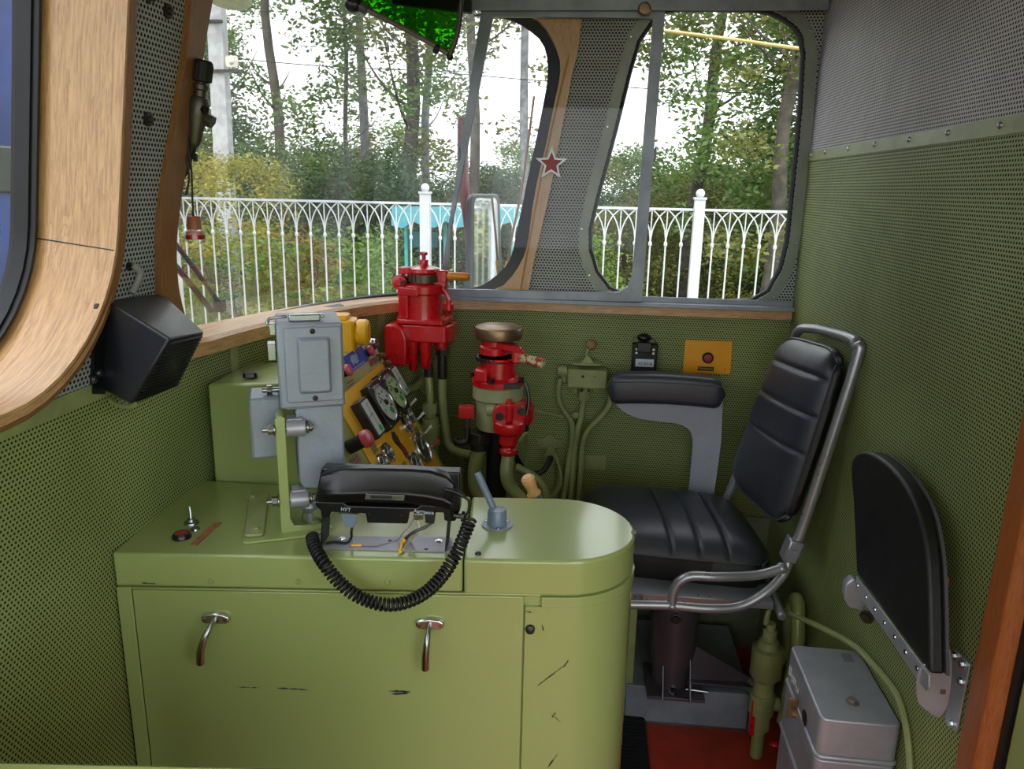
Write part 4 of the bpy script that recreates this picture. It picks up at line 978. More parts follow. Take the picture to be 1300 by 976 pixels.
    for x, y in ((-.062, -.045), (.062, -.045), (.06, .035)): MB(M).bolt((x, y, .044), (0, 0, 1), .008, .01).done('bolt', RED, t)
    MB(M).cyl((-.033, -.068, .03 - .005), (-.033, -.068, .03), .003, n=6) if False else None
    # unions and pipes below
    m = MB(M); m.cyl((.052, 0, -.040), (.052, 0, -.068), .021, n=6); m.cyl((.052, 0, -.065), (.052, 0, -.14), .0145, n=14); m.done('union', DSTEEL, t, bevel=.001)
    m = MB(M); m.cyl((.012, -.01, -.095), (.012, -.01, -.135), .014, n=6); m.done('union', DSTEEL, t, bevel=.001)
    return t, M
v1, VM1 = valve1()
W1p = lambda x, y, z: VM1 @ V((x, y, z))
pa = at(568, 470, Y=2.22)
pp = thing('brake_pipes', 'bundle of green air pipes running down from the red corner valve', 'pipes', (pa.x, 2.22, .9))
MB().tube([W1p(.052, 0, -.135), W1p(.052, 0, -.20), at(566, 545, Y=2.21), at(570, 565, Y=2.2), at(583, 574, Y=2.18), at(600, 577, Y=2.14)], .0125, 12, 6).done('pipe', GREENP, pp)
MB().tube([W1p(.012, -.01, -.13), at(546, 500, Y=2.2), at(546, 520, Y=2.2)], .011, 12, 3).done('pipe', GREENP, pp)
q = at(546, 512, Y=2.2); m = MB(); m.cyl(q, q + V((0, 0, -.030)), .024, n=6); m.cyl(q + V((0, 0, -.03)), q + V((0, 0, -.045)), .017, n=14); m.cyl(q + V((0, 0, -.045)), q + V((0, 0, -.065)), .026, n=16); m.cyl(q + V((0, 0, -.065)), q + V((0, 0, -.13)), .030, n=20); m.cyl(q + V((0, 0, -.13)), q + V((0, 0, -.40)), .024, n=14); m.done('pipe_union', GREENP, pp, bevel=.002)
MB().tube([W1p(-.0, .0, -.12), at(537, 480, Y=2.25), at(528, 490, Y=2.26), at(512, 498, Y=2.28)], .012, 12, 4).done('pipe', GREENP, pp)
MB().tube([at(585, 575, Y=2.3), at(585, 600, Y=2.3), at(585, 650, Y=2.3), at(585, 700, Y=2.3)], .009, 10, 2).done('pipe', GREENP, pp)
for a in (((495, 470), (510, 500), (540, 520), (580, 528), (600, 530)), ((478, 420), (500, 450), (530, 490), (560, 515))):
    MB().tube([at(*p, Y=2.33) for p in a], .0035, 6, 4).done('thin_pipe', GREENP, pp)

def valve2():
    Y = 2.06; c = at(632, 500, Y=Y); M = frame(c, (1, 0, 0), (0, 1, 0), (0, 0, 1)) @ Matrix.Rotation(radians(8), 4, 'Z')
    t = thing('brake_valve', 'red and green brake valve with flat metal disc on top and chipped handle', 'valve', (c.x, Y, c.z - .1))
    MB(M).lathe((0, 0, .158), (0, 0, 1), [(.0, 0), (.061, .0), (.065, .003), (.066, .008), (.066, .027), (.064, .032), (.058, .035), (0, .036)], 40).done('top_disc', BRASS, t)
    m = MB(M); m.lathe((-.012, 0, .115), (0, 0, 1), [(.040, 0), (.040, .02), (.034, .024), (.034, .044), (0, .044)], 28); m.done('hub', RED, t, bevel=.001)
    m = MB(M); m.prism(roundpoly([(-.04, -.012, .138), (.01, -.044, .132), (.058, -.062, .122), (.066, -.03, .122), (.01, .03, .134), (-.04, .02, .138)], .012), (0, 0, .022)); m.prism(roundpoly([(.034, -.064, .100), (.07, -.06, .100), (.066, -.026, .100), (.034, -.03, .100)], .01), (0, 0, .035)); m.done('handle_arm', RED, t, bevel=.005)
    HND = mat('chipped_handle', '#b9b88c', .4, chips='#a8382a', chipscale=26, chipcut=.48)
    MB(M).lathe((.055, -.055, .118), (1, -.28, -.22), [(.012, 0), (.0125, .03), (.0145, .05), (.013, .066), (.006, .072), (0, .073)], 16).done('handle', HND, t)
    m = MB(M); m.lathe((-.008, 0, .098), (0, 0, 1), [(.052, 0), (.052, .010), (0, .010)], 32)
    for k in range(26):
        a = 2 * pi * k / 26; m.box((-.008 + .052 * cos(a), .052 * sin(a), .103), (.006, .005, .010), Matrix.Rotation(a, 3, 'Z'))
    m.done('notched_sector', DSTEEL, t)
    m = MB(M); m.lathe((0, 0, .03), (0, 0, 1), [(.073, 0), (.073, .016), (.066, .020), (.050, .022), (.048, .066), (.056, .072), (.056, .078), (0, .078)], 36); m.done('upper_body', RED, t, bevel=.001)
    m = MB(M); m.prism(roundpoly([(-.068, -.05, .046), (-.03, -.066, .046), (-.022, -.03, .046), (-.06, -.01, .046)], .012), (0, 0, .036)); m.done('lug', RED, t, bevel=.006)
    m = MB(M); m.lathe((0, 0, -.008), (0, 0, 1), [(.064, -.004), (.070, 0), (.070, .034), (.066, .038), (0, .038)], 36); m.done('collar', mat('chipped_pale_green', '#9ea67c', .4, vary=.1, chips='#6a2d1e', chipscale=22, chipcut=.68), t)
    PG = MATS['chipped_pale_green']
    m = MB(M); m.lathe((-.004, 0, -.10), (0, 0, 1), [(.050, 0), (.056, .01), (.056, .07), (.060, .095), (0, .095)], 30); m.box((.02, -.02, -.06), (.04, .05, .08)); m.done('lower_body', PG, t, bevel=.002)
    m = MB(M); m.cyl((-.03, -.045, -.03), (.05, -.06, -.028), .019, n=16); m.done('cross_port', PG, t, bevel=.001)
    for x, y in ((-.018, -.064), (.062, -.044), (-.07, .01)): MB(M).bolt((x, y, .046), (0, 0, 1), .008, .014).done('bolt', DSTEEL, t)
    m = MB(M); m.box((.035, -.062, .040), (.045, .02, .014)); m.done('rust_plate', DSTEEL, t, bevel=.001)
    # front red relay
    m = MB(M); m.prism([(a, -.085, b) for a, b in roundpoly([(-.014, -.052), (-.014, -.022), (.0, -.008), (.064, -.008), (.076, -.024), (.072, -.05), (.07, -.09), (-.01, -.09)], .01)], (0, .05, 0)); m.lathe((.030, -.068, -.056), (0, 0, -1), [(.0, 0), (.042, 0), (.044, .006), (.044, .026), (.040, .032), (.028, .038), (.026, .068), (.019, .07), (.019, .078), (.025, .082), (.025, .094), (.018, .1), (0, .1)], 26); m.cyl((.03, -.07, -.01), (.03, -.07, .004), .010); m.cyl((.03, -.088, -.055), (.03, -.088, -.005), .010)
    rl = m.done('relay_valve', RED, t, bevel=.003)
    for x, z in ((.004, -.040), (.062, -.026)): MB(M).bolt((x, -.085, z), (0, -1, 0), .008, .014).done('bolt', DSTEEL, rl)
    m = MB(M); m.lathe((.072, .0, -.085), (0, 0, 1), [(.024, 0), (.030, .012), (.030, .05), (.022, .07), (0, .075)], 18); m.done('rear_relay', RED, t, bevel=.001); MB(M).cyl((.072, 0, -.105), (.072, 0, -.08), .018).done('cap', DSTEEL, t)
    m = MB(M); m.box((-.086, -.04, -.040), (.042, .034, .032)); m.done('square_port', RED, t, bevel=.002); m = MB(M); m.cyl((-.084, -.04, -.055), (-.084, -.04, -.085), .013, n=6); m.done('union', mat('union_steel', '#5a5048', .4, metal=.6), t, bevel=.001)
    m = MB(M); m.tube([(-.084, -.04, -.082), (-.084, -.042, -.11), (-.09, -.045, -.125), (-.108, -.045, -.128), (-.118, -.045, -.118)], .009, 10, 5); m.done('elbow', DSTEEL, t)
    m = MB(M); m.tube([(.062, -.035, .055), (.078, -.04, .03), (.084, -.045, -.01), (.078, -.05, -.045)], .005, 8, 5); m.done('lead', BLK, t)
    m = MB(M); m.cyl((-.050, -.01, -.105), (-.050, -.01, -.140), .038, n=6); m.cyl((-.05, -.01, -.14), (-.05, -.01, -.16), .028, n=16); m.done('big_nut', DSTEEL, t, bevel=.003)
    m = MB(M); m.cyl((.0, .02, -.10), (.0, .02, -.40), .030, n=16); m.done('black_column', BLKM, t)
    return t, M
v2, VM2 = valve2()
W2p = lambda x, y, z: VM2 @ V((x, y, z))
pq = thing('brake_pipes', 'thick green pipes bending down below the disc-topped brake valve', 'pipes', (-.22, 2.05, .6))
MB().tube([W2p(-.05, -.01, -.155), at(602, 600, Y=2.05), at(606, 625, Y=2.05), at(628, 650, Y=2.03), at(660, 690, Y=2.0)], .019, 14, 6).done('pipe', GREENP, pq)
MB().tube([W2p(.03, -.068, -.155), at(643, 600, Y=1.98), at(648, 618, Y=1.98), at(668, 640, Y=1.98), at(700, 680, Y=1.98)], .018, 14, 6).done('pipe', GREENP, pq)
MB().tube([at(655, 592, Y=2.2), at(680, 606, Y=2.2), at(692, 625, Y=2.2), at(694, 660, Y=2.2), at(694, 700, Y=2.2)], .012, 12, 6).done('pipe', GREENP, pq)
MB().tube([at(660, 560, Y=2.3), at(668, 550, Y=2.3), at(669, 565, Y=2.32), at(667, 600, Y=2.34), at(672, 628, Y=2.34), at(700, 630, Y=2.34), at(712, 610, Y=2.34), at(706, 580, Y=2.36), at(700, 572, Y=2.37)], .0055, 8, 6).done('thin_pipe', GREENP, pq)

# ================================================================ FITTINGS ON THE FAR WALL
YW = YF
def fw(px, py, d=.0): return at(px, py, Y=YW - d)
# socket with black cable
c = fw(698, 572, .0); t = thing('cable_socket', 'small green cable gland on the far wall with a black cable looping left', 'socket', c)
q = fw(698, 562); m = MB(); m.prism([(q.x + a, YW, q.z + b) for a, b in roundpoly([(-.042, -.018), (.042, -.014), (.042, .016), (.018, .018), (.012, .03), (-.012, .03), (-.018, .016), (-.042, .014)], .006)], (0, -.008, 0)); m.done('plate', GREENP, t, bevel=.002)
for dx in (-.032, .032): MB().lathe((q.x + dx, YW - .008, q.z), (0, -1, 0), [(.009, 0), (.007, .004), (0, .005)], 12).done('bolt', GREENP, t)
q = fw(700, 573); MB().lathe((q.x, YW - .006, q.z), (-.0, -1, -.3), [(.020, 0), (.020, .02), (.024, .022), (.024, .035), (.012, .037), (0, .037)], 20).done('gland', GREENP, t)
MB().tube([V((q.x, YW - .03, q.z - .008)), fw(698, 585, .07), fw(690, 597, .09), fw(678, 601, .10), fw(664, 594, .12), fw(654, 578, .14), fw(650, 560, .16)], .0095, 10, 6).done('cable', RUB, t)
q = fw(765, 587); m = MB(); m.box((q.x - .04, YW - .002, q.z), (.1, .003, .05)); m.done('cover_plate', GREENP, t)
# control valve block
c = fw(745, 480); t = thing('lever_valve_block', 'green valve block with a round brown knob and three pipes on the far wall', 'valve', c)
Yb = YW - .045
def fb(px, py, d=.0): return at(px, py, Y=Yb - d)
a, b = fb(721, 466), fb(770, 492)
m = MB(); m.box(((a.x + b.x) / 2, Yb, (a.z + b.z) / 2), (b.x - a.x, .06, a.z - b.z)); m.done('block', GREENP, t, bevel=.005)
m = MB(); q = fb(713, 471); m.lathe((q.x - .012, Yb, q.z), (1, 0, 0), [(.012, 0), (.015, .006), (.018, .01), (.018, .030), (.010, .035), (.010, .05), (0, .05)], 16); m.cyl((q.x + .01, Yb, q.z - .01), (q.x + .008, Yb, q.z - .032), .011, n=12); m.done('elbow', GREENP, t, bevel=.001)
q = fb(745, 461); m = MB(); m.box((q.x + .002, Yb, q.z + .001), (.084, .05, .006)); m.prism([(q.x - .022, Yb - .02, q.z), (q.x + .024, Yb - .02, q.z), (q.x + .008, Yb - .02, q.z + .026), (q.x - .004, Yb - .02, q.z + .026)], (0, .012, 0)); m.tube([(q.x + .002, Yb - .014, q.z + .02), (q.x - .002, Yb - .014, q.z + .035), (q.x + .006, Yb - .014, q.z + .05)], .005, 8, 2); m.done('lever', GREENP, t, bevel=.001)
k_ = fb(751, 437); MB().ball((k_.x, Yb - .014, k_.z), .0165).done('knob', KNOBW, t)
for px, py in ((740, 478),): MB().lathe(fb(px, py, .0305), (0, -1, 0), [(.0045, 0), (0, .0005)], 12).done('hole', BLKM, t)
MB().lathe(fb(755, 479, .0300), (0, -1, 0), [(.0055, 0), (.005, .003), (0, .003)], 10).done('screw', GREENP, t)
for px in (729, 743, 757): q = fb(px, 494); MB().cyl((q.x, Yb - .012, q.z + .008), (q.x, Yb - .012, q.z - .006), .008, n=6).done('bolt', GREENP, t)
q = fb(742, 498); m = MB(); m.cyl((q.x, Yb, q.z + .006), (q.x, Yb, q.z - .024), .018, n=6); m.done('union_nut', GREENP, t, bevel=.001)
MB().tube([fb(712, 480), fb(709, 500), fb(714, 518), fb(725, 535), fb(727, 555), fb(722, 590), fb(715, 640), fb(712, 700)], .0095, 12, 5).done('pipe', GREENP, t)
MB().tube([fb(742, 500), fb(738, 530), fb(733, 548), fb(729, 580), fb(724, 640), fb(720, 700)], .0095, 12, 5).done('pipe', GREENP, t)
MB().tube([fb(776, 495), fb(774, 513), fb(765, 527), fb(746, 547), fb(740, 565), fb(738, 590), fb(735, 640), fb(732, 700)], .0095, 12, 5).done('pipe', GREENP, t)
m = MB(); q = fb(731, 527, -.01); m.box((q.x, YW - .03, q.z), (.02, .02, .02)); m.done('pipe_clip', GREENP, t, bevel=.002)
MB().tube([fb(676, 519, -.02), fb(690, 524, -.02), fb(712, 528, -.015), fb(728, 526, -.01)], .0035, 6, 4).done('thin_pipe', GREENP, t)
# black device with label
c = fw(817, 470); t = thing('black_sensor_box', 'small black device with white barcode label on the far wall above the armrest', 'device', c)
a, b = fw(803, 434), fw(832, 470); xc = (a.x + b.x) / 2; W_ = b.x - a.x; H_ = a.z - b.z
m = MB(); m.box((xc, YW - .015, (a.z + b.z) / 2), (W_, .03, H_)); m.done('case', BLKM, t, bevel=.003)
q = fw(817, 427); MB().ball((q.x, YW - .02, q.z), .021, (1, .8, .62)).done('dome', BLK, t)
q1 = fw(817, 438); m = MB(); m.box((q1.x, YW - .034, q1.z), (W_ * .55, .012, .03)); m.done('socket', BLK, t, bevel=.002)
q = fw(817.5, 458); m = MB(); m.box((q.x, YW - .0306, q.z), (.056, .0012, .024)); lb = m.done('label', LABEL, t)
m = MB()
for k in range(12): m.box((q.x - .020 + k * .003 + random.random() * .001, YW - .0315, q.z - .002), (.0006 + random.random() * .001, .0004, .010))
m.box((q.x + .020, YW - .0315, q.z - .003), (.004, .0004, .010)); m.done('barcode', mat('barcode_grey', '#4c5560', .6), lb)
for dx in (-.026, .026):
    for dz in (.028, .016): MB().lathe((xc + dx, YW - .03, (a.z + b.z) / 2 + dz), (0, -1, 0), [(.0045, 0), (.004, .002), (0, .002)], 8).done('screw', STEEL, t)
m = MB(); m.tube([fw(803, 430, .02), fw(806, 428, .02), fw(829, 430, .02), fw(832, 432, .02), fw(832, 445, .02)], .0012, 5, 1); m.done('wire_guard', DSTEEL, t)
# yellow plate with red button
cs = [fw(870, 431, .0), fw(930, 433), fw(927, 474.5), fw(867, 472.5)]; c = (cs[0] + cs[2]) / 2
t = thing('yellow_button_plate', 'orange-yellow plate with one red push button on the far wall under the side window', 'panel', c)
m = MB(); m.prism(roundpoly([tuple(p) for p in cs], .004), (0, -.004, 0)); m.done('plate', YELD, t, bevel=.001)
for px, py in ((876, 438), (924, 440), (873, 467.5), (920, 469)): MB().lathe(fw(px, py, .004), (0, -1, 0), [(.0042, 0), (.0036, .002), (.0012, .0024), (0, .0016)], 10).done('screw', YELD, t)
q = fw(898.5, 454, .004); MB().lathe(q, (0, -1, 0), [(.0175, 0), (.0175, .006), (.0155, .009), (.012, .009), (.012, .004), (0, .004)], 24).done('bezel', BLKM, t)
MB().lathe(q + V((0, -.003, 0)), (0, -1, 0), [(.0115, 0), (.0115, .006), (0, .007)], 20).done('cap', REDD, t)
q = fw(896, 468, .0042); m = MB(); m.prism([(q.x + a, q.y, q.z + b) for a, b in rrect(-.025, .025, -.0065, .0065, .002)], (0, -.0012, 0)); o = m.done('name_plate', DSTEEL, t)
text('Стеклооч.', Matrix.Translation(q + V((0, -.0016, 0))) @ Matrix.Rotation(pi / 2, 4, 'X'), .0095, YEL, o)

# ================================================================ DRIVER'S SEAT
st = thing('driver_seat', 'black leatherette driver seat with pleated back, grey tube frame and round pedestal', 'seat', (.30, 1.97, .12))
def sgrid(c00, c10, c11, c01, f, nu=40, nv=40):
    rows = []
    for i in range(nu + 1):
        r = []
        for j in range(nv + 1):
            u, v = i / nu, j / nv; p = c00 * (1 - u) * (1 - v) + c10 * u * (1 - v) + c11 * u * v + c01 * (1 - u) * v; r.append(f(p, u, v))
        rows.append(r)
    return rows
def cushion(c00, c10, c11, c01, up, th, crown, grooves, name, parent, m_, rnd=.10, gd=.0065, side=None, gv=0):
    """rounded pad: top grid from the four corners, with stitched grooves across u"""
    up = V(up).normalized(); m = MB(); cen = (c00 + c10 + c11 + c01) / 4; N = 96
    def shape(u, v):  # superellipse plan rounding
        a, b = 2 * u - 1, 2 * v - 1; k = rnd * 3.0
        s = 1 - k * .5 * max(0, (abs(a) ** 6) * (abs(b) ** 6)); return a * s, b * s
    def P_(u, v, h):
        a, b = shape(u, v); U, W_ = (a + 1) / 2, (b + 1) / 2
        return c00 * (1 - U) * (1 - W_) + c10 * U * (1 - W_) + c11 * U * W_ + c01 * (1 - U) * W_ + up * h
    def top(u, v):
        a, b = abs(2 * u - 1), abs(2 * v - 1)
        h = crown * (1 - a ** 4) * (1 - b ** 4) - .018 * (a ** 12 + b ** 12)
        for g_ in grooves: h -= gd * math.exp(-((u + gv * (b ** 2) - g_) / .014) ** 2) * (1 - b ** 24)
        return h
    V_ = [[m._v(P_(i / N, j / N, top(i / N, j / N))) for j in range(N + 1)] for i in range(N + 1)]
    for i in range(N):
        for j in range(N): m.face([V_[i][j], V_[i + 1][j], V_[i + 1][j + 1], V_[i][j + 1]])
    top_o = m.done(name, m_, parent)
    for g_ in grooves:
        m = MB(); m.tube([P_(g_ - gv * (abs(2 * j / 40 - 1) ** 2), j / 40, top(g_ - gv * (abs(2 * j / 40 - 1) ** 2), j / 40) + .0004) for j in range(1, 40)], .0011, 5, 1); m.done('stitched_seam', FAB, top_o)
    ring = [(i / N, 0) for i in range(N)] + [(1, j / N) for j in range(N)] + [(1 - i / N, 1) for i in range(N)] + [(0, 1 - j / N) for j in range(N)]
    m = MB(); secs = []
    for u, v in ring:
        p = P_(u, v, top(u, v)); q = P_(u, v, -th); o = (p - cen); o -= up * o.dot(up); o = o.normalized() if o.length else o
        secs.append([p, p + o * .006 - up * .006, p.lerp(q, .5) + o * .008, q + o * .0, q - o * .03 - up * .008])
    m.loft(secs, closed_sec=False, closed_path=True, caps=False, uv=False)
    vs = [m._v(s[-1]) for s in secs]; m.face(vs); m.done(name + '_side', FAB, parent)
    m = MB(); m.tube([s[0] + (s[0] - cen).normalized() * .002 for s in secs], .0028, 6, 1, closed=True); m.done('piping', mat('grey_piping', '#3a3d44', .4), parent)
    return top_o
ZC = .62
s00 = at(968, 652, Z=ZC); s01 = at(984, 708, Z=ZC)
c_fr = at(752, 612, Z=ZC); c_nr = at(976, 715, Z=ZC); c_ff = at(748, 625, Z=ZC)
FRL = at(742, 612, Z=ZC); FRR = at(930, 628, Z=ZC); NRR = at(988, 712, Z=ZC - .01); NRL = FRL + (NRR - FRR)
cushion(FRL, FRR, NRR, NRL, (0, 0, 1), .085, .036, (.42, .58, .74), 'seat_cushion', st, LEATH, rnd=.10)
# backrest: corners (lower far, upper far, upper near, lower near)
Ybn, Ybf = 1.80, 2.14
LF, UF, UN, LN_ = at(919, 606, Y=Ybf), at(988, 424, Y=Ybf), at(1058, 444, Y=Ybn), at(985, 668, Y=Ybn)
bn = (UF - LF).cross(UN - UF).normalized(); bn = bn if bn.x < 0 else -bn
cushion(LF, UF, UN, LN_, bn, .046, .014, (.42, .63, .84), 'backrest', st, LEATH, rnd=.10, gv=-.008)
# frame tubes
TY = 1.75
T1 = [at(1003, 704, Y=TY), at(1022, 660, Y=TY), at(1092, 462, Y=TY), at(1096, 440, Y=TY + .01), at(1086, 430, Y=TY + .05), at(1050, 420, Y=2.0), at(1030, 417, Y=2.08), at(1014, 420, Y=2.14), at(1000, 450, Y=2.18), at(930, 615, Y=2.20), at(920, 640, Y=2.2)]
T1 = [V((min(p.x, .604), p.y, p.z)) for p in T1]
MB().tube(T1, .0125, 14, 6).done('back_tube', TUBE, st)
q = at(1005, 697, Y=TY); ax = (T1[1] - T1[0]).normalized(); m = MB(frame(q, ax.cross(V((0, 1, 0))), V((0, 1, 0)), ax)); m.box((0, 0, 0), (.036, .04, .058)); m.done('joint_bracket', TUBE, st, bevel=.005); MB().bolt(q + V((0, -.02, 0)), (0, -1, 0), .010, .008).done('joint_bolt', TUBE, st)
T2 = [at(1003, 704, Y=TY), at(995, 728, Y=1.74), at(972, 752, Y=1.72), at(940, 769, Y=1.71), at(900, 772, Y=1.70), at(850, 768, Y=1.70), at(800, 767, Y=1.70)]
MB().tube(T2, .0115, 14, 6).done('lower_tube', TUBE, st)
T3 = [at(990, 722, Y=1.73), at(960, 730, Y=1.72), at(910, 732, Y=1.70), at(880, 731, Y=1.70), at(864, 737, Y=1.70), at(855, 750, Y=1.70), at(853, 768, Y=1.70)]
MB().tube(T3, .0115, 14, 6).done('upper_tube', TUBE, st)
m = MB(); q = at(853, 768, Y=1.70); m.ball(q, .0145, (1, 1, .7)); q = at(992, 721, Y=1.735); m.ball(q, .0145); m.done('weld', TUBE, st)
zc = .535
m = MB(); m.box((.31, 1.96, zc - .02), (.36, .40, .02)); m.box((.31, 1.96, zc - .04), (.22, .24, .03)); m.cyl((.505, 1.73, zc - .03), (.505, 2.18, zc - .03), .011); m.done('seat_pan', TUBE, st, bevel=.003)
m = MB(); m.tube([at(800, 767, Y=1.70), V((.16, 1.74, .515)), V((.16, 1.9, .51))], .011, 12, 3); m.done('cross_tube', TUBE, st)
PX, PY = .285, 1.985
m = MB(); m.lathe((PX, PY, .125), (0, 0, 1), [(.050, 0), (.052, .04), (.066, .12), (.066, .30), (.060, .305), (.060, .36), (.05, .37), (0, .37)], 32); m.done('pedestal', mat('pedestal_metal', '#6b6068', .35, metal=.65, vary=.12), st, bevel=.001)
for a in (-95, -170, -10):
    a = radians(a); MB().lathe((PX + .066 * cos(a), PY + .066 * sin(a), .37), (cos(a), sin(a), 0), [(.016, 0), (.016, .004), (.010, .005), (.009, .010), (.004, .010), (0, .006)], 14).done('pedestal_bolt', DSTEEL, st)
m = MB(); m.box((PX + .01, PY - .005, .128), (.16, .16, .010))
for sx in (-.03, .045): m.prism([(PX + sx, PY - .03, .13), (PX + sx, PY - .10, .13), (PX + sx, PY - .035, .24)], (.004, 0, 0))
m.prism([(PX + .04, PY, .135), (PX + .24, PY + .01, .135), (PX + .24, PY + .01, .145), (PX + .06, PY, .25)], (0, .005, 0)); m.box((PX + .14, PY + .02, .134), (.24, .07, .008)); m.done('pedestal_foot', mat('foot_metal', '#625f66', .4, metal=.6), st, bevel=.001)
for p in ((PX + .005, PY - .065, .134), (PX + .235, PY + .0, .14)): MB().bolt(p, (0, 0, 1), .009, .022).done('anchor_bolt', STEEL, st)
MB().cyl((PX + .04, PY - .05, .14), (PX + .10, PY - .055, .14), .004).done('pin', STEEL, st)
# armrest on its plate
YA = 2.25
ap = [far3(*p, YA) for p in [(781, 512), (918, 508), (916, 560), (905, 640), (873, 640), (880, 560), (876, 545), (862, 538), (812, 532), (792, 524)]]
ap = roundpoly([(a, YA, b) for a, b in ap], [0, 0, .0, 0, 0, .04, .03, .02, .02, .02])
m = MB(); m.prism(ap, (0, .012, 0)); m.done('armrest_plate', PLATE, st, bevel=.001)
secs = []
pa, pb = at(771, 493, Y=YA - .03), at(921, 500, Y=YA - .03)
H = .080
for i in range(25):
    t_ = i / 24; x = pa.x + (pb.x - pa.x) * t_; e = min(1, (min(t_, 1 - t_) / .09)) ; e = sqrt(max(.02, 1 - (1 - e) ** 2)); zc_ = pa.z + (pb.z - pa.z) * t_ + .008 * sin(pi * t_) - .004
    r = []
    for a, b in rrect(-.036, .036, -H / 2 - .006, H / 2 + .006, .020, 4): r.append(V((x, YA - .005 + a * (.6 + .4 * e), zc_ + b * e)))
    secs.append(r)
m = MB(); m.loft(secs, uv=False); m.done('armrest_pad', LEATH, st)
for sy in (-1,):
    m = MB(); m.tube([V((s[0].x, YA - .005 + sy * .0365, pa.z + (pb.z - pa.z) * i / 24 + .022 + .006 * sin(pi * i / 24))) for i, s in enumerate(secs)][1:-1], .0022, 6, 2); m.done('piping', mat('grey_piping2', '#4a4e58', .4), st)

# ================================================================ FOLDING SEAT ON THE RIGHT WALL
fs = thing('folding_seat', 'black padded folding seat hinged up against the green right wall', 'seat', (XR, 1.3, .78))
XB = .55
fp = [at(*p, X=XB) for p in ((1087, 728), (1083, 640), (1080, 594), (1085, 578), (1096, 573), (1110, 577), (1130, 592), (1150, 617), (1165, 648), (1174, 690), (1178, 740), (1180, 856))]
fpl = catmull([p for p in fp], 3)
m = MB(); m.prism([tuple(p) for p in fpl], (.024, .0, 0)); m.done('pad', FAB, fs, bevel=.006, seg=3)
m = MB(); m.prism([tuple(p + V((.025, 0, 0))) for p in fpl], (.005, 0, 0)); m.done('backing_board', mat('grey_board', '#4a4c50', .5), fs)
a, b = at(1087, 731, X=XB - .004), at(1179, 856, X=XB - .004)
a2, b2 = at(1079, 741, X=XB - .004), at(1172, 862, X=XB - .004)
m = MB(); m.prism([tuple(a), tuple(b), tuple(b + V((0, -.006, -.02))), tuple(b + V((0, 0, -.030))), tuple(a + V((0, 0, -.028)))], (.003, 0, 0)); m.done('metal_strip', BRK, fs, bevel=.0008)
for k in range(7):
    q = a.lerp(b, (k + .35) / 7.1) + V((-.001, 0, -.012)); MB().lathe(q, (-1, 0, 0), [(.0045, 0), (.004, .0018), (.0015, .002), (0, .001)], 8).done('rivet', STEEL, fs)
# near bracket: plate across, wall flange
p_ = [at(*p, Y=1.115) for p in ((1165, 862), (1170, 850), (1185, 838), (1208, 826), (1208, 880), (1196, 912), (1178, 904), (1166, 890))]
m = MB(); m.prism([(min(p.x, XR - .002), 1.118, p.z) for p in catmull(p_, 3, True)], (0, .003, 0)); m.done('near_hinge_plate', BRK, fs, bevel=.001)
w_ = [at(*p, X=XR - .004) for p in ((1211, 822), (1231, 842), (1214, 930), (1199, 915))]
m = MB(); m.prism(roundpoly([tuple(p) for p in w_], .006), (.003, 0, 0)); m.done('wall_flange', BRK, fs, bevel=.001)
for px, py in ((1212, 832), (1222, 843), (1220, 865), (1208, 918)): MB().bolt(at(px, py, X=XR - .004), (-1, 0, 0), .005, .005).done('bolt', CHROME, fs)
q = at(1197, 878, Y=1.117); MB().box(q, (.008, .002, .008)).done('square_pin', STEEL, fs)
yf = a.y + .005
p_ = [at(*p, Y=yf) for p in ((1073, 742), (1084, 733), (1102, 742), (1104, 760), (1096, 776), (1078, 772), (1071, 760))]
m = MB(); m.prism(roundpoly([tuple(p) for p in p_], .006), (0, .03, 0), taper=.8); m.done('far_hinge_plate', BRK, fs, bevel=.003)
MB().box(((q.x + XR) / 2 + .03, yf + .02, p_[4].z + .02), (.05, .02, .03)).done('far_hinge_block', BRK, fs, bevel=.003)
MB().bolt(at(1101, 783, X=XB + .02), (-.6, -.8, 0), .009, .01).done('hinge_bolt', DSTEEL, fs)
OR = mat('orange_red_spring', '#e0501c', .5)
for py in (745, 782): MB().tube([at(1199, py, X=XB + .04) + V((0, -.003 * (s_ % 2), .008 * s_)) for s_ in range(-1, 3)], .004, 6, 3).done('orange_tag', OR, fs)

# ================================================================ SILVER BOX, VALVE, HOSES
ZB = .55
b0, b1, b2, b3 = at(1003, 818, Z=ZB), at(1083, 821, Z=ZB), at(1147, 922, Z=ZB), at(1042, 912, Z=ZB)
bx_ = (b2 - b3).normalized(); b1 = b0 + (b2 - b3) * .97
sb = thing('silver_metal_box', 'silver painted lidded metal box with hasp standing against the right wall', 'box', ((b0.x + b2.x) / 2, (b0.y + b2.y) / 2, 0))
cn = (b0 + b1 + b2 + b3) / 4
def grow(k, z): return [tuple(V((cn.x, cn.y, z)) + V(((p.x - cn.x) , (p.y - cn.y), 0)) + V((math.copysign(k, p.x - cn.x), math.copysign(k, p.y - cn.y), 0))) for p in (b0, b1, b2, b3)]
m = MB(); m.prism(roundpoly(grow(.0, .47), .018, 6), (0, 0, ZB - .47)); m.done('lid', SILVER, sb, bevel=.004, seg=3)
m = MB(); m.prism(roundpoly(grow(.004, .462), .02, 6), (0, 0, .010)); m.done('lid_bead', SILVER, sb, bevel=.004, seg=3)
m = MB(); m.prism(roundpoly(grow(.001, .36), .018, 6), (0, 0, .10)); m.done('body_upper', SILVER, sb, bevel=.003)
m = MB(); m.prism(roundpoly(grow(.005, .35), .02, 6), (0, 0, .010)); m.done('body_bead', SILVER, sb, bevel=.004)
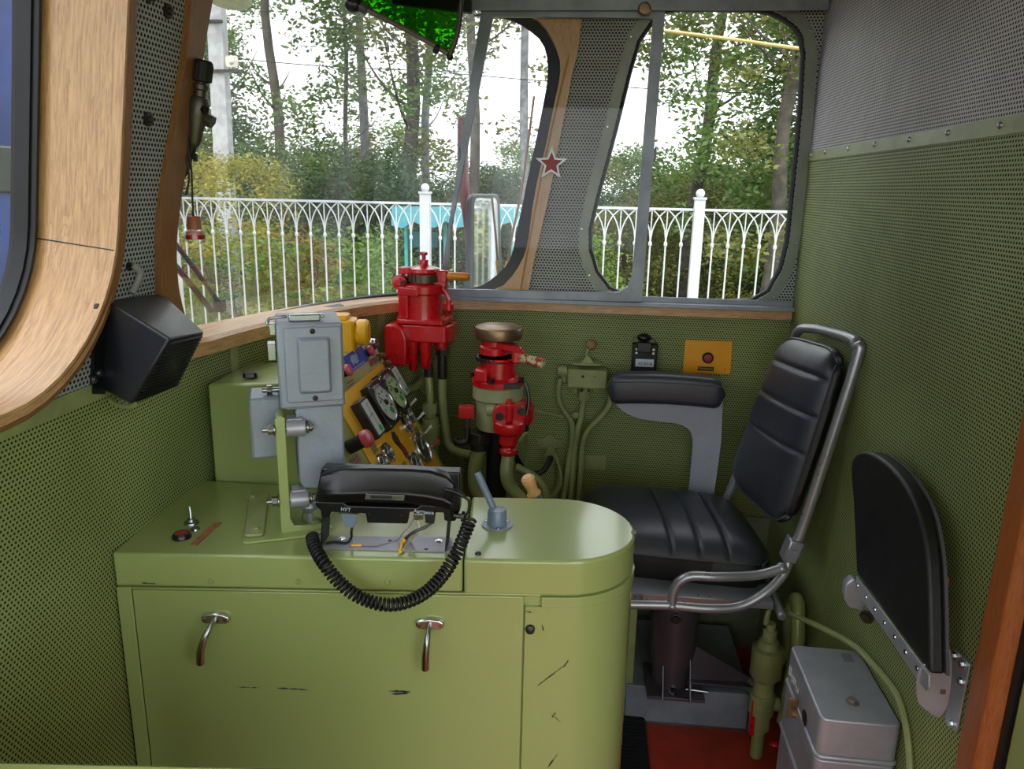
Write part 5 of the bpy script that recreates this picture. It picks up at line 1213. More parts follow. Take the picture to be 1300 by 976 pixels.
m = MB(); m.prism(roundpoly(grow(.001, .0), .018, 6), (0, 0, .35)); m.done('body_lower', SILVER, sb, bevel=.003)
MB().bolt(at(1082, 891, Z=ZB), (0, 0, 1), .008, .008).done('bolt', mat('worn_bolt', '#8b8078', .5, metal=.5), sb)
q = at(1078, 835, Z=ZB + .0004); dv = (b3 - b0).normalized(); M = frame(q, bx_, -dv, UZ); m = MB(M)
for k in range(6): m.box((-.012 + .0035 * k, 0, 0), (.0012, .030, .0004))
m.done('stencil', mat('stencil_grey', '#56565c', .6), sb)
# hasp and staple on the left face
lf = (b3 - b0).normalized(); lnrm = V((-lf.y, lf.x, 0)); lnrm = lnrm if lnrm.x < 0 else -lnrm
def lface(px, py, d=.0): return onplane(px, py, b0 + lnrm * (.0015 + d), lnrm)
q = lface(1019, 906); M = frame(q, lf, UZ, lnrm)
m = MB(M); m.lathe((.012, 0, 0), (0, 0, 1), [(.016, 0), (0, .0008)], 20); m.done('keyhole', BLKM, sb)
m = MB(M); m.box((-.004, .004, .016), (.034, .002, .014)); m.box((-.016, .0, .016), (.003, .045, .02)); m.done('hasp', BRASS, sb, bevel=.001)
q = lface(1010, 866); M = frame(q, -lf, UZ, -lnrm); 
m = MB(frame(lface(1008, 865, .0005), lf, UZ, lnrm))
for k in range(7): m.box((-.04 + .012 * k, .004 * sin(k * 2.1), 0), (.006, .022 - .002 * k, .0008))
m.done('stamp_mark', WHITE, sb)
# cock valve with red handle
c = at(970, 905, Y=1.86)
t = thing('stop_cock', 'vertical green stop valve with red handle beside the silver box', 'valve', (c.x, 1.86, 0))
def vy(px, py): return at(px, py, Y=1.86)
x_ = vy(972, 850).x
prof = []
for py, r in ((975, 8), (925, 8), (924, 13), (905, 13), (904, 16), (880, 16), (879, 13), (862, 13), (861, 15), (855, 20), (822, 20), (820, 14), (812, 12), (811, 9), (800, 9), (798, 6), (790, 6)): prof.append((r * .0021, vy(972, py).z))
m = MB(); m.lathe((x_, 1.86, 0), (0, 0, 1), [(a, max(.002, b)) for a, b in prof], 12); q = vy(985, 893); m.cyl((x_, 1.86, q.z), (x_ + .045, 1.86, q.z), .019, n=12); m.done('body', GREENP, t, bevel=.001)
q0, q1 = vy(957, 884), vy(957, 928); m = MB(); m.box((q0.x, 1.85, (q0.z + q1.z) / 2), (.014, .02, q0.z - q1.z)); m.box(((q0.x + x_) / 2, 1.85, q0.z - .005), (abs(x_ - q0.x), .015, .014)); m.done('handle', RED, t, bevel=.002)
m = MB(); m.ball(vy(985, 945), .012, (1.6, 1, .7), 10, 8); m.done('red_knob', RED, t)
hpts = [vy(972, 792), vy(975, 778), vy(982, 771), at(1010, 782, Y=1.75), at(1050, 800, Y=1.6), at(1085, 820, Y=1.5), at(1110, 845, Y=1.42), at(1140, 880, Y=1.33), at(1160, 915, Y=1.28), at(1172, 950, Y=1.25), at(1172, 1000, Y=1.22)]
hpts = [V((min(p.x, XR - .008), p.y, p.z)) for p in hpts]
tag(MB().tube(hpts, .0065, 8, 6).done('green_hose', GREENP), 'thin green hose arching over the silver box along the right wall', 'hose')
UB = [V((.50, 2.0, .1)), at(1014, 830, Y=1.98), at(1017, 790, Y=1.98), at(1026, 768, Y=1.96), at(1040, 762, Y=1.94), at(1053, 770, Y=1.92), at(1059, 790, Y=1.9), at(1060, 830, Y=1.88), V((.585, 1.88, .1))]
UB = [V((min(p.x, XR - .024), p.y, p.z)) for p in UB]
tag(MB().tube(UB, .019, 14, 6).done('bent_pipe', GREEN), 'thick pale green inverted-U pipe standing behind the silver box', 'pipe')
# plinth under the seat, mat, left stuff
m = MB(); m.box((.335, 2.14, .06), (.35, .36, .12)); pl_ = m.done('seat_plinth', mat('plinth_grey', '#7c828c', .5, vary=.15, vscale=10), None, bevel=.003); tag(pl_, 'low grey-green metal plinth under the driver seat pedestal', 'plinth')
m = MB(); m.box((.335, 1.965, .004), (.36, .016, .008)); m.done('edge_strip', STEEL, pl_)
m = MB(); m.box((.135, 1.66, .0075), (.17, .75, .015)); mt = m.done('rubber_mat', RUB); tag(mt, 'black ribbed rubber mat on the red floor beside the console', 'mat')
m = MB()
for k in range(50): m.box((.135, 1.30 + k * .0146, .0165), (.16, .006, .004))
o = m.done('ribs', RUB, mt, smooth=False); o['kind'] = 'stuff'
m = MB(); m.box((.165, 2.1, .25), (.03, .26, .5)); o = m.done('side_bracket', GREENP, bevel=.004); tag(o, 'upright green bracket plate beside the seat pedestal behind the console', 'bracket')
# corner of a near cabinet at the bottom left
q0, q1 = at(0, 964.5, Z=.87), at(440, 974.5, Z=.87)
dv = (q1 - q0).normalized(); nv = V((dv.y, -dv.x, 0)); q0 = V((-.70, q0.y - (q0.x + .70) * -dv.y / dv.x * -1, .87)) if False else q0 - dv * .1
m = MB(); m.prism(roundpoly([tuple(q0), tuple(q1), tuple(q1 + nv * .3), tuple(q0 + nv * .3)], .02), (0, 0, -.86)); o = m.done('near_cabinet', GREEN, bevel=.006); tag(o, 'pale green cabinet top edge along the bottom left of the view', 'cabinet')

# ================================================================ THINGS AT THE WINDSHIELD
ls = thing('cab_loudspeaker', 'black wedge-shaped loudspeaker with ribbed grille mounted below the perforated pillar', 'loudspeaker', onlean(150, 440))
TL, BL, TR = onlean(134, 380), onlean(127, 494), onlean(206, 371); BR = TR + (BL - TL)
A_, D_, B_, C_2 = at(216, 430, Y=1.11), at(165, 514, Y=1.12), at(260, 421, Y=1.25), at(226, 490, Y=1.25)
m = MB(); vs = [m._v(p) for p in (TL, TR, BR, BL, A_, B_, C_2, D_)]
for f in ((0, 3, 2, 1), (4, 5, 6, 7), (0, 1, 5, 4), (1, 2, 6, 5), (2, 3, 7, 6), (3, 0, 4, 7)): m.face([vs[i] for i in f])
m.done('housing', mat('black_speaker_plastic', '#191b22', .42, bump=.08, bscale=200, coat=.1), ls, bevel=.005, seg=3)
gn = (B_ - A_).cross(D_ - A_).normalized(); gn = gn if gn.dot(EYE - A_) > 0 or gn.x > 0 else -gn
if gn.dot(A_ - TL) < 0: gn = -gn
for k in range(17):
    t = .06 + .88 * k / 16; a = A_.lerp(D_, t); b = B_.lerp(C_2, t); a, b = a.lerp(b, .06), a.lerp(b, .95)
    m = MB(); m.prism([a, b, b + (D_ - A_) * .022, a + (D_ - A_) * .022], gn * .003); m.done('grille_slat', BLKM, ls, smooth=False)
q = [onlean(*p) for p in ((119, 386), (134, 380), (130, 500), (113, 500))]
m = MB(); m.prism(roundpoly([tuple(p) for p in q], .004), (.006, 0, 0)); m.done('mount_plate', BLK, ls)
for px, py in ((115, 482), (122, 474)): MB().bolt(onlean(px, py) + V((.006, 0, 0)), (1, 0, 0), .0045, .004).done('bolt', STEEL, ls)
m = MB(); m.tube([onlean(163, 336) + V((.006, 0, 0)), onlean(168, 345) + V((.014, 0, 0)), onlean(166, 358) + V((.012, 0, 0)), onlean(160, 372) + V((.01, 0, 0))], .006, 10, 5); m.done('cable', mat('light_grey_cable', '#8c8c8a', .5), ls)
MB().tube([at(137, 505, Y=1.2), at(147, 513, Y=1.19), at(160, 516, Y=1.18), at(172, 514, Y=1.17)], .004, 8, 4).done('under_lead', GREENP, ls)

YM = 1.40
def mp(px, py, d=0): return at(px, py, Y=YM - d)
wm = thing('wiper_valve', 'olive metal wiper air valve with black knob clamped on the windshield\'s left jamb', 'valve', mp(240, 150))
OL = mat('olive_cast_metal', '#5d5c52', .4, metal=.7, vary=.2)
ax = (mp(256, 100) - mp(247, 180)).normalized(); o = mp(247, 180); SM = YM / 976 * 1.05
MB().lathe(o, ax, [(.004, -.012), (.009, -.006), (.011, .0), (.013, .02), (.018, .045), (.019, .068), (.015, .078), (.011, .080), (.011, .09), (.014, .092), (.014, .100), (.009, .102), (.009, .106)], 18).done('body', OL, wm)
m = MB(); m.lathe(o + ax * .104, ax, [(.010, 0), (.0165, .002), (.0165, .034), (.013, .038), (0, .038)], 22)
for k in range(18):
    a = 2 * pi * k / 18; u_ = ax.cross(V((0, 1, 0))).normalized(); w2_ = ax.cross(u_); c_ = o + ax * .107 + (u_ * cos(a) + w2_ * sin(a)) * .0165; m.tube([c_, c_ + ax * .028], .0014, 4, 1)
m.done('knob', BLKM, wm)
m = MB(); m.cyl(mp(254, 148), mp(269, 155), .010, n=14); m.cyl(mp(262, 151), mp(270, 156), .0125, n=6); m.done('port', OL, wm, bevel=.001)
m = MB(); m.cyl(mp(248, 134), mp(261, 140, .01), .008, n=6); m.done('side_nut', DSTEEL, wm)
m = MB(); m.cyl(mp(246, 160), mp(234, 158), .009, n=10); m.done('neck', OL, wm)
m = MB(); m.cyl(mp(235, 159), mp(211, 155, -.03), .0105, n=14); m.cyl(mp(212, 155, -.03), mp(208, 154, -.03), .016, n=6); m.done('spindle', BLKM, wm, bevel=.001)
MB().cyl(mp(244, 186), mp(240, 200), .008, n=10).done('hose_nut', BLKM, wm)
MB().tube([mp(243, 186), mp(240, 208), mp(234, 222), mp(222, 234), mp(200, 242), mp(172, 253, -.05)], .0045, 8, 6).done('hose', mat('brown_grey_hose', '#51443f', .5), wm)
MB().tube([mp(209, 184, -.03), mp(215, 177, -.01), mp(227, 173), mp(238, 176)], .0022, 6, 5).done('lead', BLKM, wm)
for a in (((236, 153), (236, 190), (240, 225), (236, 247)), ((239, 190), (243, 215), (244, 245), (245, 272)), ((237, 150), (239, 185), (241, 205))):
    MB().tube([mp(*p, .014) for p in a], .0018, 6, 4).done('cable_tie', BLKM, wm)
MB().box(mp(248, 200, .012), (.006, .006, .014)).done('tie_head', BLKM, wm)
fr = thing('air_freshener', 'tiny glass bottle with brown cap and red liquid hanging on a black string', 'bottle', mp(247, 290, .014))
q = mp(247, 291, .014)
MB().lathe(q, (0, 0, 1), [(.0125, 0), (.0125, .022), (.011, .024), (0, .024)], 20).done('cap', mat('cork_brown', '#9b5a3c', .5), fr)
MB().lathe(q, (0, 0, -1), [(.012, 0), (.0165, .003), (.0175, .008), (.0175, .023), (.015, .026), (0, .026)], 24).done('bottle', GLASSC, fr)
MB().lathe(q, (0, 0, -1), [(.0172, .010), (.0172, .018)], 24).done('red_band', LIQ, fr)
MB().lathe(q, (0, 0, -1), [(0, .004), (.0150, .004), (.0152, .010)], 20).done('label', mat('bottle_label', '#c98f86', .5), fr); MB().tube([q + V((0, 0, .024)), q + V((0, 0, .032))], .002, 6, 1).done('loop', BLKM, fr)

YVv = 1.9
def vp(px, py, d=0): return at(px, py, Y=YVv - d)
vs_ = thing('sun_visor', 'green tinted glass sun visor in a grey frame folded down at the windshield top', 'visor', vp(520, 0))
m = MB(); m.prism([tuple(vp(*p)) for p in ((440, -60), (592, -60), (588, 0), (579, 48), (573, 62), (566, 66), (556, 62), (470, 15), (447, 4))], (0, .004, 0)); m.done('tinted_glass', VISOR, vs_, smooth=False)
MB().tube([vp(447, 5), vp(465, 12), vp(520, 40), vp(572, 70)], .0062, 12, 3).done('lower_bar', mat('visor_bar', '#6e6660', .4, metal=.4), vs_)
MB().tube([vp(595, -50, .01), vp(586, 0, .01), vp(583, 30, .01), vp(578, 52, .01), vp(571, 70, .006)], .006, 12, 5).done('side_arm', mat('visor_arm', '#4e4b47', .4, metal=.5), vs_)
m = MB(); m.ball(vp(449, 6), .018, (1.2, 1, 1)); m.done('knob', BLK, vs_); m = MB(); m.ball(vp(571, 72), .0085); m.done('end_cap', DSTEEL, vs_)
MB().cyl(vp(458, 8), vp(466, 13), .012).done('collar', mat('visor_collar', '#4a4643', .4), vs_)
m = MB(); m.cyl(vp(552, 61, .004), vp(557, 64, .004), .010); m.done('clip', BLKM, vs_)
m = MB(); m.prism([tuple(vp(*p, -.06)) for p in ((498, 4), (598, 16), (598, -40), (498, -40))], (0, .02, 0)); m.done('bracket', BLKM, vs_)
# wiper outside the glass
wp = thing('windshield_wiper', 'black windscreen wiper arm outside the lower left of the windshield', 'wiper', at(280, 388, X=-.95))
for a, r, nm in ((((212, 296), (250, 345), (282, 390)), .006, 'arm'), (((206, 318), (240, 358), (268, 394)), .007, 'blade')):
    MB().tube([at(*p, X=-.945) for p in a], r, 8, 2).done(nm, BLKM, wp)
MB().box(at(279, 388, X=-.945), (.02, .03, .03)).done('pivot', BLKM, wp)
# side mirror, red rail and rod outside
YO = 2.62
def op(px, py, Y=YO): return at(px, py, Y=Y)
mr = thing('side_mirror', 'grey-rimmed rounded side mirror outside the slanted window part', 'mirror', op(616, 310))
mc = op(616, 310); mn = V((.91, -.39, .0)).normalized()
def mpn(px, py, d=0): return onplane(px, py, mc + mn * d, mn)
mo = roundpoly([tuple(mpn(*p)) for p in ((598, 246), (635, 246), (639, 385), (596, 385))], .035)
m = MB(); m.prism(mo, -mn * .02); m.done('shell', mat('mirror_rim', '#50565c', .4), mr, bevel=.005)
mi_ = roundpoly([tuple(mpn(*p, .001)) for p in ((602, 251), (631, 251), (634, 381), (601, 381))], .026)
m = MB(); m.prism(mi_, mn * .0008); m.done('mirror_pane', MIRROR, mr)
m = MB(); m.cyl(mpn(603, 320, -.02), op(597, 320, YO + .08), .012); m.done('arm', DSTEEL, mr)
rp = thing('red_rail', 'dark red painted upright post behind the side mirror', 'post', op(596, 390, YO + .08))
MRED = mat('dark_red_paint', '#7c3440', .4)
MB().tube([op(588, 150, YO + .08), op(588, 230, YO + .08), op(597, 300, YO + .08), op(600, 400, YO + .08)], .019, 12, 3).done('post', MRED, rp)
rd = thing('thin_rod', 'thin brown flexible rod with yellow tip leaning outside the windshield', 'rod', op(645, 345, YO + .1))
MB().tube([op(678, 122, YO + .1), op(664, 230, YO + .1), op(650, 300, YO + .1), op(643, 342, YO + .1)], .0042, 8, 4).done('rod', mat('rod_brown', '#8a6440', .5), rd)
MB().tube([op(645, 332, YO + .1), op(640, 352, YO + .1), op(636, 375, YO + .1)], .008, 8, 2).done('tip', YEL, rd)
yc = catmull([at(820, 36, Y=2.9), at(850, 40, Y=2.9), at(930, 50, Y=2.9), at(1020, 62, Y=2.9), at(1090, 66, Y=2.9)], 4)
tag(MB().tube(yc, .006, 8, 1).done('yellow_cable', mat('pale_yellow_cable', '#c8b070', .5)), 'pale yellow cable sagging across the top of the side window outside', 'cable')

# ================================================================ OUTDOORS
GZ = -1.05
t = NT('grass'); n1 = t.step(t.noise(.5, 5, .6), .35, .65); n2 = t.noise(30, 4, .7)
gcol = t.mix(n1, srgb('#7f9a46'), srgb('#a08f66')); t.l(t.mix(t.math('MULTIPLY', n2, .6), gcol, srgb('#4f6a2c')), t.b.inputs['Base Color']); t.b.inputs['Roughness'].default_value = .9; t.bump(n2, .8, .05)
m = MB(); m.box((0, 30, GZ - .05), (160, 120, .1)); struct(m.done('ground', t.m, smooth=False))
# grass tufts beyond the fence
random.seed(11)
bm = bmesh.new()
for i in range(9000):
    y = 8.2 + 14 * random.random() ** 1.3; x = random.uniform(-.2, .75) * y * 1.0 if random.random() < .6 else random.uniform(-.8, .8) * y; h = random.uniform(.08, .32); a = random.uniform(0, pi); wv = V((cos(a), sin(a), 0)) * random.uniform(.01, .03)
    b0_ = V((x, y, GZ)); le_ = V((random.uniform(-.1, .1), random.uniform(-.1, .1), h)); vv = [bm.verts.new(b0_ - wv), bm.verts.new(b0_ + wv), bm.verts.new(b0_ + le_)]; bm.faces.new(vv)
me = bpy.data.meshes.new('grass_blades'); bm.to_mesh(me); bm.free(); me.materials.append(L5); tag(link('grass', me), 'green grass growing beyond the white fence', 'grass', kind='stuff')

# fence: one bay = posts + arched bars
FY = 7.6
def fpos(px): return at(px, 262, Y=FY).x
xs0 = fpos(540); bay = fpos(888) - fpos(540); FT = at(700, 262, Y=FY).z
nb = 18; sp = bay / nb; R_ = .0085
bm_bar = MB(); bm_bar.tube([(0, 0, GZ), (0, 0, FT - .32)], R_, 6, 1); bm_bar.ball((0, 0, FT - .33), .018, (1, 1, 1.6), 8, 6)
bar_me = None
arc = MB()
for sx in (-1, 1): arc.tube([(0, 0, FT - .33), (sx * sp * .10, 0, FT - .20), (sx * sp * .45, 0, FT - .08), (sx * sp * .95, 0, FT - .01)], .0065, 5, 2)
arc.tube([(0, 0, FT - .33), (0, 0, FT)], .006, 5, 1)
BARO = bm_bar.done('bar', FENCEW); ARCO = arc.done('arch', FENCEW); bar_me, arc_me = BARO.data, ARCO.data
bpy.data.objects.remove(BARO); bpy.data.objects.remove(ARCO)
labs = {-2: 'white arched fence length at the far left, behind the left pillar', -1: 'white arched fence length left of the first ball-topped post, behind the wiper valve', 0: 'white arched fence length filling the left windshield, ending at its ball-topped post', 1: 'white arched fence length starting at the post beside the red valve', 2: 'white arched fence length starting at the ball-topped post in the side window'}
top_ = at(540, 241, Y=FY).z
pm = MB(); pm.box((0, 0, (GZ + top_ - .03) / 2), (.095, .095, top_ - .03 - GZ)); PO = pm.done('post', FENCEW); post_me = PO.data; bpy.data.objects.remove(PO)
for b_ in range(-2, 10):
    x0_ = xs0 + (b_ - 1) * bay
    f = thing('metal_fence', labs.get(b_, 'white arched fence length further right beyond the side window'), 'fence', (x0_, FY, GZ), 'white fence lengths')
    MB().box((x0_ + bay / 2, FY, FT), (bay - .1, .022, .022)).done('top_rail', FENCEW, f)
    MB().box((x0_ + bay / 2, FY, GZ + .2), (bay - .1, .022, .022)).done('bottom_rail', FENCEW, f)
    p_ = link('post', post_me, f); p_.location = (x0_, FY, 0)
    MB().box((x0_, FY, top_ - .025), (.115, .115, .02)).done('cap', FENCEW, f); MB().ball((x0_, FY, top_ + .02), .042).done('ball', FENCEW, f)
    for k in range(1, nb):
        br_ = link('bar', bar_me, f); br_.location = (x0_ + k * sp, FY, 0)
        ar_ = link('arch', arc_me, f); ar_.location = (x0_ + k * sp, FY, 0)
m = MB(); m.box((12, 4.9, GZ + .01), (70, 4.2, .03)); struct(m.done('path', mat('gravel_path', '#8d8076', .9, vary=.2, vscale=6, bump=.5, bscale=30)))
t_ = MATS

# trees
def leaf_blob_mesh(name, seed, blobs, n, size, m_, r=(.35, .7)):
    rnd = random.Random(seed); verts = []; faces = []
    for (cx, cy, cz_, R) in blobs:
        k = int(n * R * R)
        for i in range(k):
            d = V((rnd.gauss(0, 1), rnd.gauss(0, 1), rnd.gauss(0, 1))).normalized() * R * (rnd.random() ** .45)
            p = V((cx, cy, cz_)) + V((d.x, d.y, d.z * .75)); a = V((rnd.gauss(0, 1), rnd.gauss(0, 1), rnd.gauss(0, .5))).normalized(); b = a.cross(V((rnd.gauss(0, 1), rnd.gauss(0, 1), rnd.gauss(0, 1)))).normalized()
            s_ = size * rnd.uniform(.6, 1.3); j = len(verts)
            verts += [p - a * s_, p - b * s_ * .45, p + a * s_, p + b * s_ * .45]; faces.append((j, j + 1, j + 2, j + 3))
    me = bpy.data.meshes.new(name); me.from_pydata([tuple(v) for v in verts], [], faces); me.materials.append(m_); return me
def blobs(seed, n, rx, rz, z0, R):
    rnd = random.Random(seed); out = []
    for i in range(n):
        a = rnd.uniform(0, 2 * pi); h = rnd.random(); q = sqrt(rnd.random()) * rx * (1 - .55 * abs(h - .35)); out.append((q * cos(a), q * sin(a), z0 + h * rz, rnd.uniform(*R)))
    return out
CROWNS = [leaf_blob_mesh('crown_' + c, i, blobs(i, nb_, rx, rz, z0, R), dens, sz, m_) for i, (c, nb_, rx, rz, z0, R, dens, sz, m_) in enumerate((
    ('sparse', 34, 2.0, 7.5, 1.8, (.4, .8), 380, .075, L1), ('sparse2', 40, 2.4, 8, 1.4, (.35, .8), 420, .075, L4),
    ('dense', 44, 2.1, 4.2, .2, (.6, 1.0), 480, .075, L2), ('dense2', 44, 2.3, 3.6, .0, (.6, 1.0), 480, .075, L4), ('bush', 26, 1.3, 1.9, .1, (.4, .7), 900, .05, L5), ('yellow', 22, .8, 2.0, .2, (.25, .45), 620, .05, L3), ('dense3', 44, 2.1, 4.8, .2, (.6, 1.0), 480, .07, L1)))]
def trunk_mesh(h, r, seed, m_, branches=9):
    rnd = random.Random(seed); m = MB(); P_ = [V((0, 0, -.1))]
    for i in range(6): P_.append(V((rnd.uniform(-.12, .12), rnd.uniform(-.1, .1), h * (i + 1) / 6)))
    m.tube(P_, lambda t: r * (1.25 - .25 * min(1, t * 8)) * (1 - .6 * t), 10, 3)
    for k in range(branches):
        t = rnd.uniform(.28, .95); z = h * t; a = rnd.uniform(0, 2 * pi); L_ = rnd.uniform(.7, 2.0) * (1.1 - t); rr = r * (.35 - .25 * t)
        m.tube([V((0, 0, z)), V((cos(a) * L_ * .5, sin(a) * L_ * .5, z + L_ * .35)), V((cos(a) * L_, sin(a) * L_, z + L_ * 1.0))], (lambda q: rr * (1 - .8 * q)), 5, 3)
    return m
def tree(px, D, r, h, crown, label, lean_=(0, 0), bark=None, dz=0, sc_=1.0, branches=9, name='tree'):
    x = at(px, 330, Y=D).x
    t = thing(name, label, 'tree', (x, D, GZ)); seed = int(px * 7 + D)
    if r:
        m = trunk_mesh(h, r, seed, None, branches); m.bm.transform(Matrix.Translation((x, D, GZ)) @ Matrix.Rotation(radians(lean_[0]), 4, 'Y')); m.done('trunk', bark or BARK, t)
    if crown is not None:
        for i_, c_ in enumerate([crown] if isinstance(crown, int) else crown):
            o = link('foliage', CROWNS[c_], t); o.matrix_parent_inverse = Matrix(); o.location = (0, 0, dz); o.rotation_euler = (0, radians(lean_[0]), seed * .7 + i_); o.scale = (sc_, sc_, sc_); o['kind'] = 'stuff'
    return t
tree(352, 17, .13, 12, 0, 'tree with thin dark curved trunk right of the concrete utility pole', (1.5, 0), dz=1.5)
tree(443, 19, .07, 11, None, 'slim bare dark tree trunk in the middle of the windshield')
tree(466, 20, .14, 13, 0, 'slender tree with pale grey trunk left of the thick dark one', bark=BARKG, dz=2.5)
tree(522, 18, .19, 13, 0, 'tall tree with thick dark trunk in the middle of the windshield', dz=2.2)
tree(545, 22, .14, 13, 1, 'olive leaved tree under the green sun visor', bark=BARKG, dz=2)
tree(590, 17, .13, 12, 1, 'olive leaved tree just left of the sliding window stile', (2, 0), dz=.5)
tree(664, 16, .11, 11, None, 'pale grey slim trunk seen through the windshield\'s right end', (-1, 0), bark=BARKG, branches=3)
tree(868, 17, .15, 11, (1, 0), 'leaning tree with brown-grey trunk left in the side window', (4, 0), dz=1.0, sc_=.85)
tree(972, 13, .13, 11, (0, 1), 'broad oak with stout dark trunk at the right in the side window', (2, 0), dz=.6, sc_=.8, branches=16)
tree(1045, 15, .12, 11, (1, 6), 'leafy tree partly hidden by the right edge of the side window', dz=1.0)
tree(300, 24, .16, 13, 0, 'tall tree behind the concrete utility pole', dz=3)
tree(240, 19, .15, 12, 6, 'leafy tree left of the utility pole behind the wiper valve', dz=1.5)
random.seed(5)
ks = [(230, 16, 2, 'dark green undergrowth tree just right of the left jamb'), (285, 19, 6, 'mid green undergrowth tree directly behind the concrete pole'), (330, 20, 2, 'dark undergrowth tree right of the concrete pole'), (385, 17, 6, 'mid green undergrowth tree left of the slim bare trunk'), (420, 21, 2, 'dark undergrowth tree far behind the slim bare trunk'), (455, 16, 2, 'nearest dark undergrowth tree under the pale grey trunk'), (500, 18, 6, 'mid green undergrowth tree left of the thick dark trunk'), (548, 16, 2, 'dark undergrowth tree under the green visor, above the red valve'), (590, 20, 3, 'olive undergrowth tree behind the slanted window stile'), (640, 19, 2, 'dark undergrowth tree above the side mirror'), (690, 22, 6, 'mid green undergrowth tree behind the star badge'), (745, 20, 2, 'dark undergrowth tree hidden behind the perforated pillar'), (790, 17, 3, 'olive undergrowth tree at the left edge of the side window'), (832, 21, 6, 'mid green undergrowth tree behind the upright sliding stile'), (900, 19, 3, 'olive undergrowth tree behind the white post in the side window'), (935, 22, 3, 'far olive undergrowth tree between white post and oak'), (1000, 19, 6, 'mid green undergrowth tree behind the stout oak'), (1050, 18, 2, 'dark undergrowth tree past the right edge of the side window'), (180, 18, 6, 'mid green undergrowth tree behind the left pillar'), (120, 17, 2, 'dark undergrowth tree behind the near wooden frame')]
for i, (px, D, c_, lab) in enumerate(ks):
    tree(px, D, .07, 2.6, c_, lab, dz=-.1, sc_=(.5 if px < 820 else .68) + .22 * random.random(), name='undergrowth_tree', branches=4)
for i, (px, D, c_, lab) in enumerate(((300, 10.5, 5, 'young yellow-leaved shrub around the foot of the utility pole'), (262, 9.6, 5, 'yellowing shrub behind the hanging bottle and fence'), (345, 11, 5, 'yellow-green shrub right of the utility pole behind the fence'), (395, 10, 4, 'bright green bush behind the fence left of the middle'), (452, 11.5, 4, 'bright green bush behind the fence near the windshield middle'), (220, 11, 4, 'bright green bush behind the fence at the left jamb'), (720, 13, 4, 'green bush behind the slanted pillar'), (945, 15.5, 5, 'yellowish shrub behind the fence right of the post in the side window'))):
    tree(px, D, .02, 1.6, c_, lab, sc_=.68 if c_ == 5 else .85, name='shrub', branches=5, dz=1.35 if c_ == 5 and px < 400 else 0)
# distant wood line
for i, (px, c_) in enumerate(((1330, 2), (1500, 6), (1700, 2), (1950, 3), (2300, 6))): tree(px, 13 + i % 2, .1, 5, c_, 'green tree off to the right, caught only in the side mirror', name='roadside_tree', sc_=.8)['group'] = 'trees in the mirror'
for i, px in enumerate(range(60, 1300, 62)):
    x = at(px, 330, Y=34).x; t = thing('distant_tree', 'far dark tree of the wood line behind everything outdoors', 'tree', (x, 34 + (i % 3) * 2, GZ), 'distant wood line')
    o = link('foliage', CROWNS[(2, 6, 3)[i % 3]], t); o.matrix_parent_inverse = Matrix(); o.scale = (1.3, 1.2, .62 + .14 * (i % 4)); o.rotation_euler = (0, 0, i * 1.3); o['kind'] = 'stuff'

# utility pole with loudspeaker horns
up_ = thing('utility_pole', 'pale concrete utility pole leaning slightly, left in the windshield', 'pole', at(285, 240, Y=12))
a, b = at(272, -40, Y=12), at(286, 236, Y=12); dn = (b - a).normalized(); b = b + dn * 3
ax_ = -dn; sx = V((1, 0, 0)); M = frame(b, sx, V((0, 1, 0)), ax_)
m = MB(); L_ = (a - b).length; vs = [[b + V((sx_ * w_, sy * w_ * .8, 0)) for sx_, sy in ((-1, -1), (1, -1), (1, 1), (-1, 1))] for w_ in (.135,)] + [[a + V((sx_ * .115, sy * .09, 0)) for sx_, sy in ((-1, -1), (1, -1), (1, 1), (-1, 1))]]
m.loft(vs, uv=False); m.done('shaft', CONC, up_, bevel=.01)
m = MB(); m.box(at(279, 90, Y=11.88), (.75, .05, .04)); m.box(at(268, 27, Y=11.88), (.34, .06, .04)); m.done('crossbar', DSTEEL, up_)
for px, lab in ((294, 'cream horn loudspeaker on the right end of the pole\'s crossbar'), (251, 'cream horn loudspeaker on the left end of the pole\'s crossbar')):
    q = at(px, 78, Y=11.8); t = thing('horn_loudspeaker', lab, 'loudspeaker', q)
    m = MB(); m.prism([(q.x + a, q.y, q.z + b) for a, b in rrect(-.1, .1, -.085, .085, .04)], (0, .12, 0), taper=.5); m.done('horn', mat('cream_plastic', '#cfcabc', .4), t, bevel=.01); MB().ball((q.x, q.y - .005, q.z), .04).done('centre', mat('cream_light', '#e2dfd2', .4), t)
t = thing('street_lamp', 'round cream street lamp at the very top of the windshield', 'lamp', at(290, -2, Y=11.6)); q = at(290, -2, Y=11.6)
MB().lathe(q, (0, -.25, -1), [(0, -.08), (.2, -.04), (.33, .0), (.30, .03), (.2, .02), (0, .02)], 28).done('shade', MATS['cream_plastic'], t)
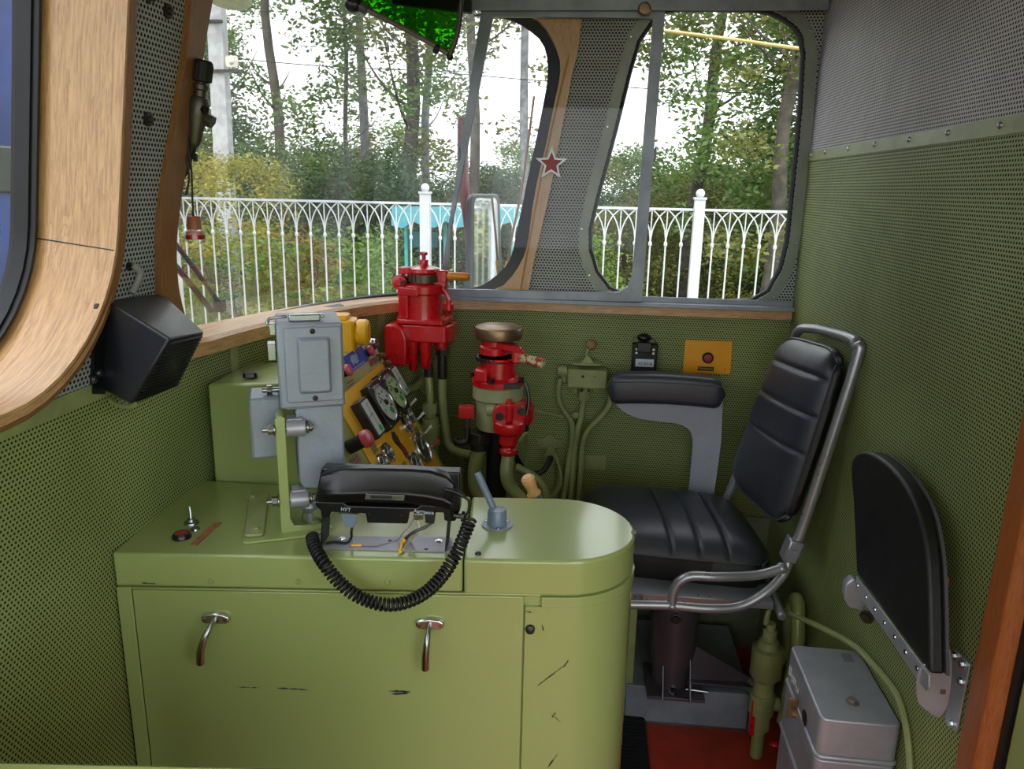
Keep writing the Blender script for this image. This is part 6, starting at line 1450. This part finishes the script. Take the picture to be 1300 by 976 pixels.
for a, b, lab in (((200, 64), (620, 92), 'upper'), ((560, 92), (1100, 122), 'lower')):
    o = MB().tube([at(a[0], a[1], Y=12), at((a[0] + b[0]) / 2, (a[1] + b[1]) / 2 + 6, Y=12), at(b[0], b[1], Y=12)], .008, 5, 6).done('overhead_wire', DSTEEL); tag(o, 'thin dark overhead wire, the %s' % ('one running from the utility pole rightwards' if lab == 'upper' else 'one crossing the side window'), 'wire')
# turquoise awning on poles
aw = thing('turquoise_awning', 'turquoise cloth awning on thin poles behind the fence near the mirror', 'awning', at(610, 300, Y=11))
def awp(px, py, d=0): return at(px, py, Y=11 - d)
rows = []
for i in range(13):
    t_ = i / 12; px = 497 + 165 * t_; r = []
    for j, (py, d) in enumerate(((262, -.8), (266, -.2), (272, .3), (286 + 5 * sin(i * 2.2), .45))): r.append(awp(px, py, d))
    rows.append(r)
m = MB(); m.loft(rows, closed_sec=False); m.done('cloth', CYAN, aw, fixn=False)
for px in (515, 565, 608, 652):
    m = MB(); a = awp(px, 270); m.tube([(a.x, a.y, GZ), (a.x, a.y, a.z)], .025, 8, 1); m.done('pole', mat('turquoise_pole', '#4fb9c0', .4), aw)
m = MB(); a, b = awp(505, 300), awp(548, 312); m.box(((a.x + b.x) / 2, 11.4, (a.z + b.z) / 2), (b.x - a.x, .05, .22)); m.done('side_flap', CYAN, aw)
# blue wagon seen through the near left window
bw = thing('blue_wagon', 'blue rail wagon side seen through the near left window', 'wagon', (-3.6, 1.2, GZ))
m = MB(); m.box((-4.4, 2.0, 1.6), (1.6, 7.4, 4.4)); m.done('body', BLUEV, bw, bevel=.05)
m = MB(); m.box((-3.58, 2.0, .75), (.03, 7.3, .06)); m.done('yellow_stripe', YEL, bw)
for k in range(4): MB().box((-3.59, -1.2 + k * 1.9, 1.55), (.03, 1.3, .28)).done('window', DARKG, bw, bevel=.02)
for k in range(3): MB().cyl((-3.7, -.8 + k * 1.9, GZ + .35), (-3.58, -.8 + k * 1.9, GZ + .35), .35, n=24).done('wheel', DSTEEL, bw)
MB().box((-4.3, 1.2, -.65), (1.2, 5.4, .3)).done('chassis', DSTEEL, bw)
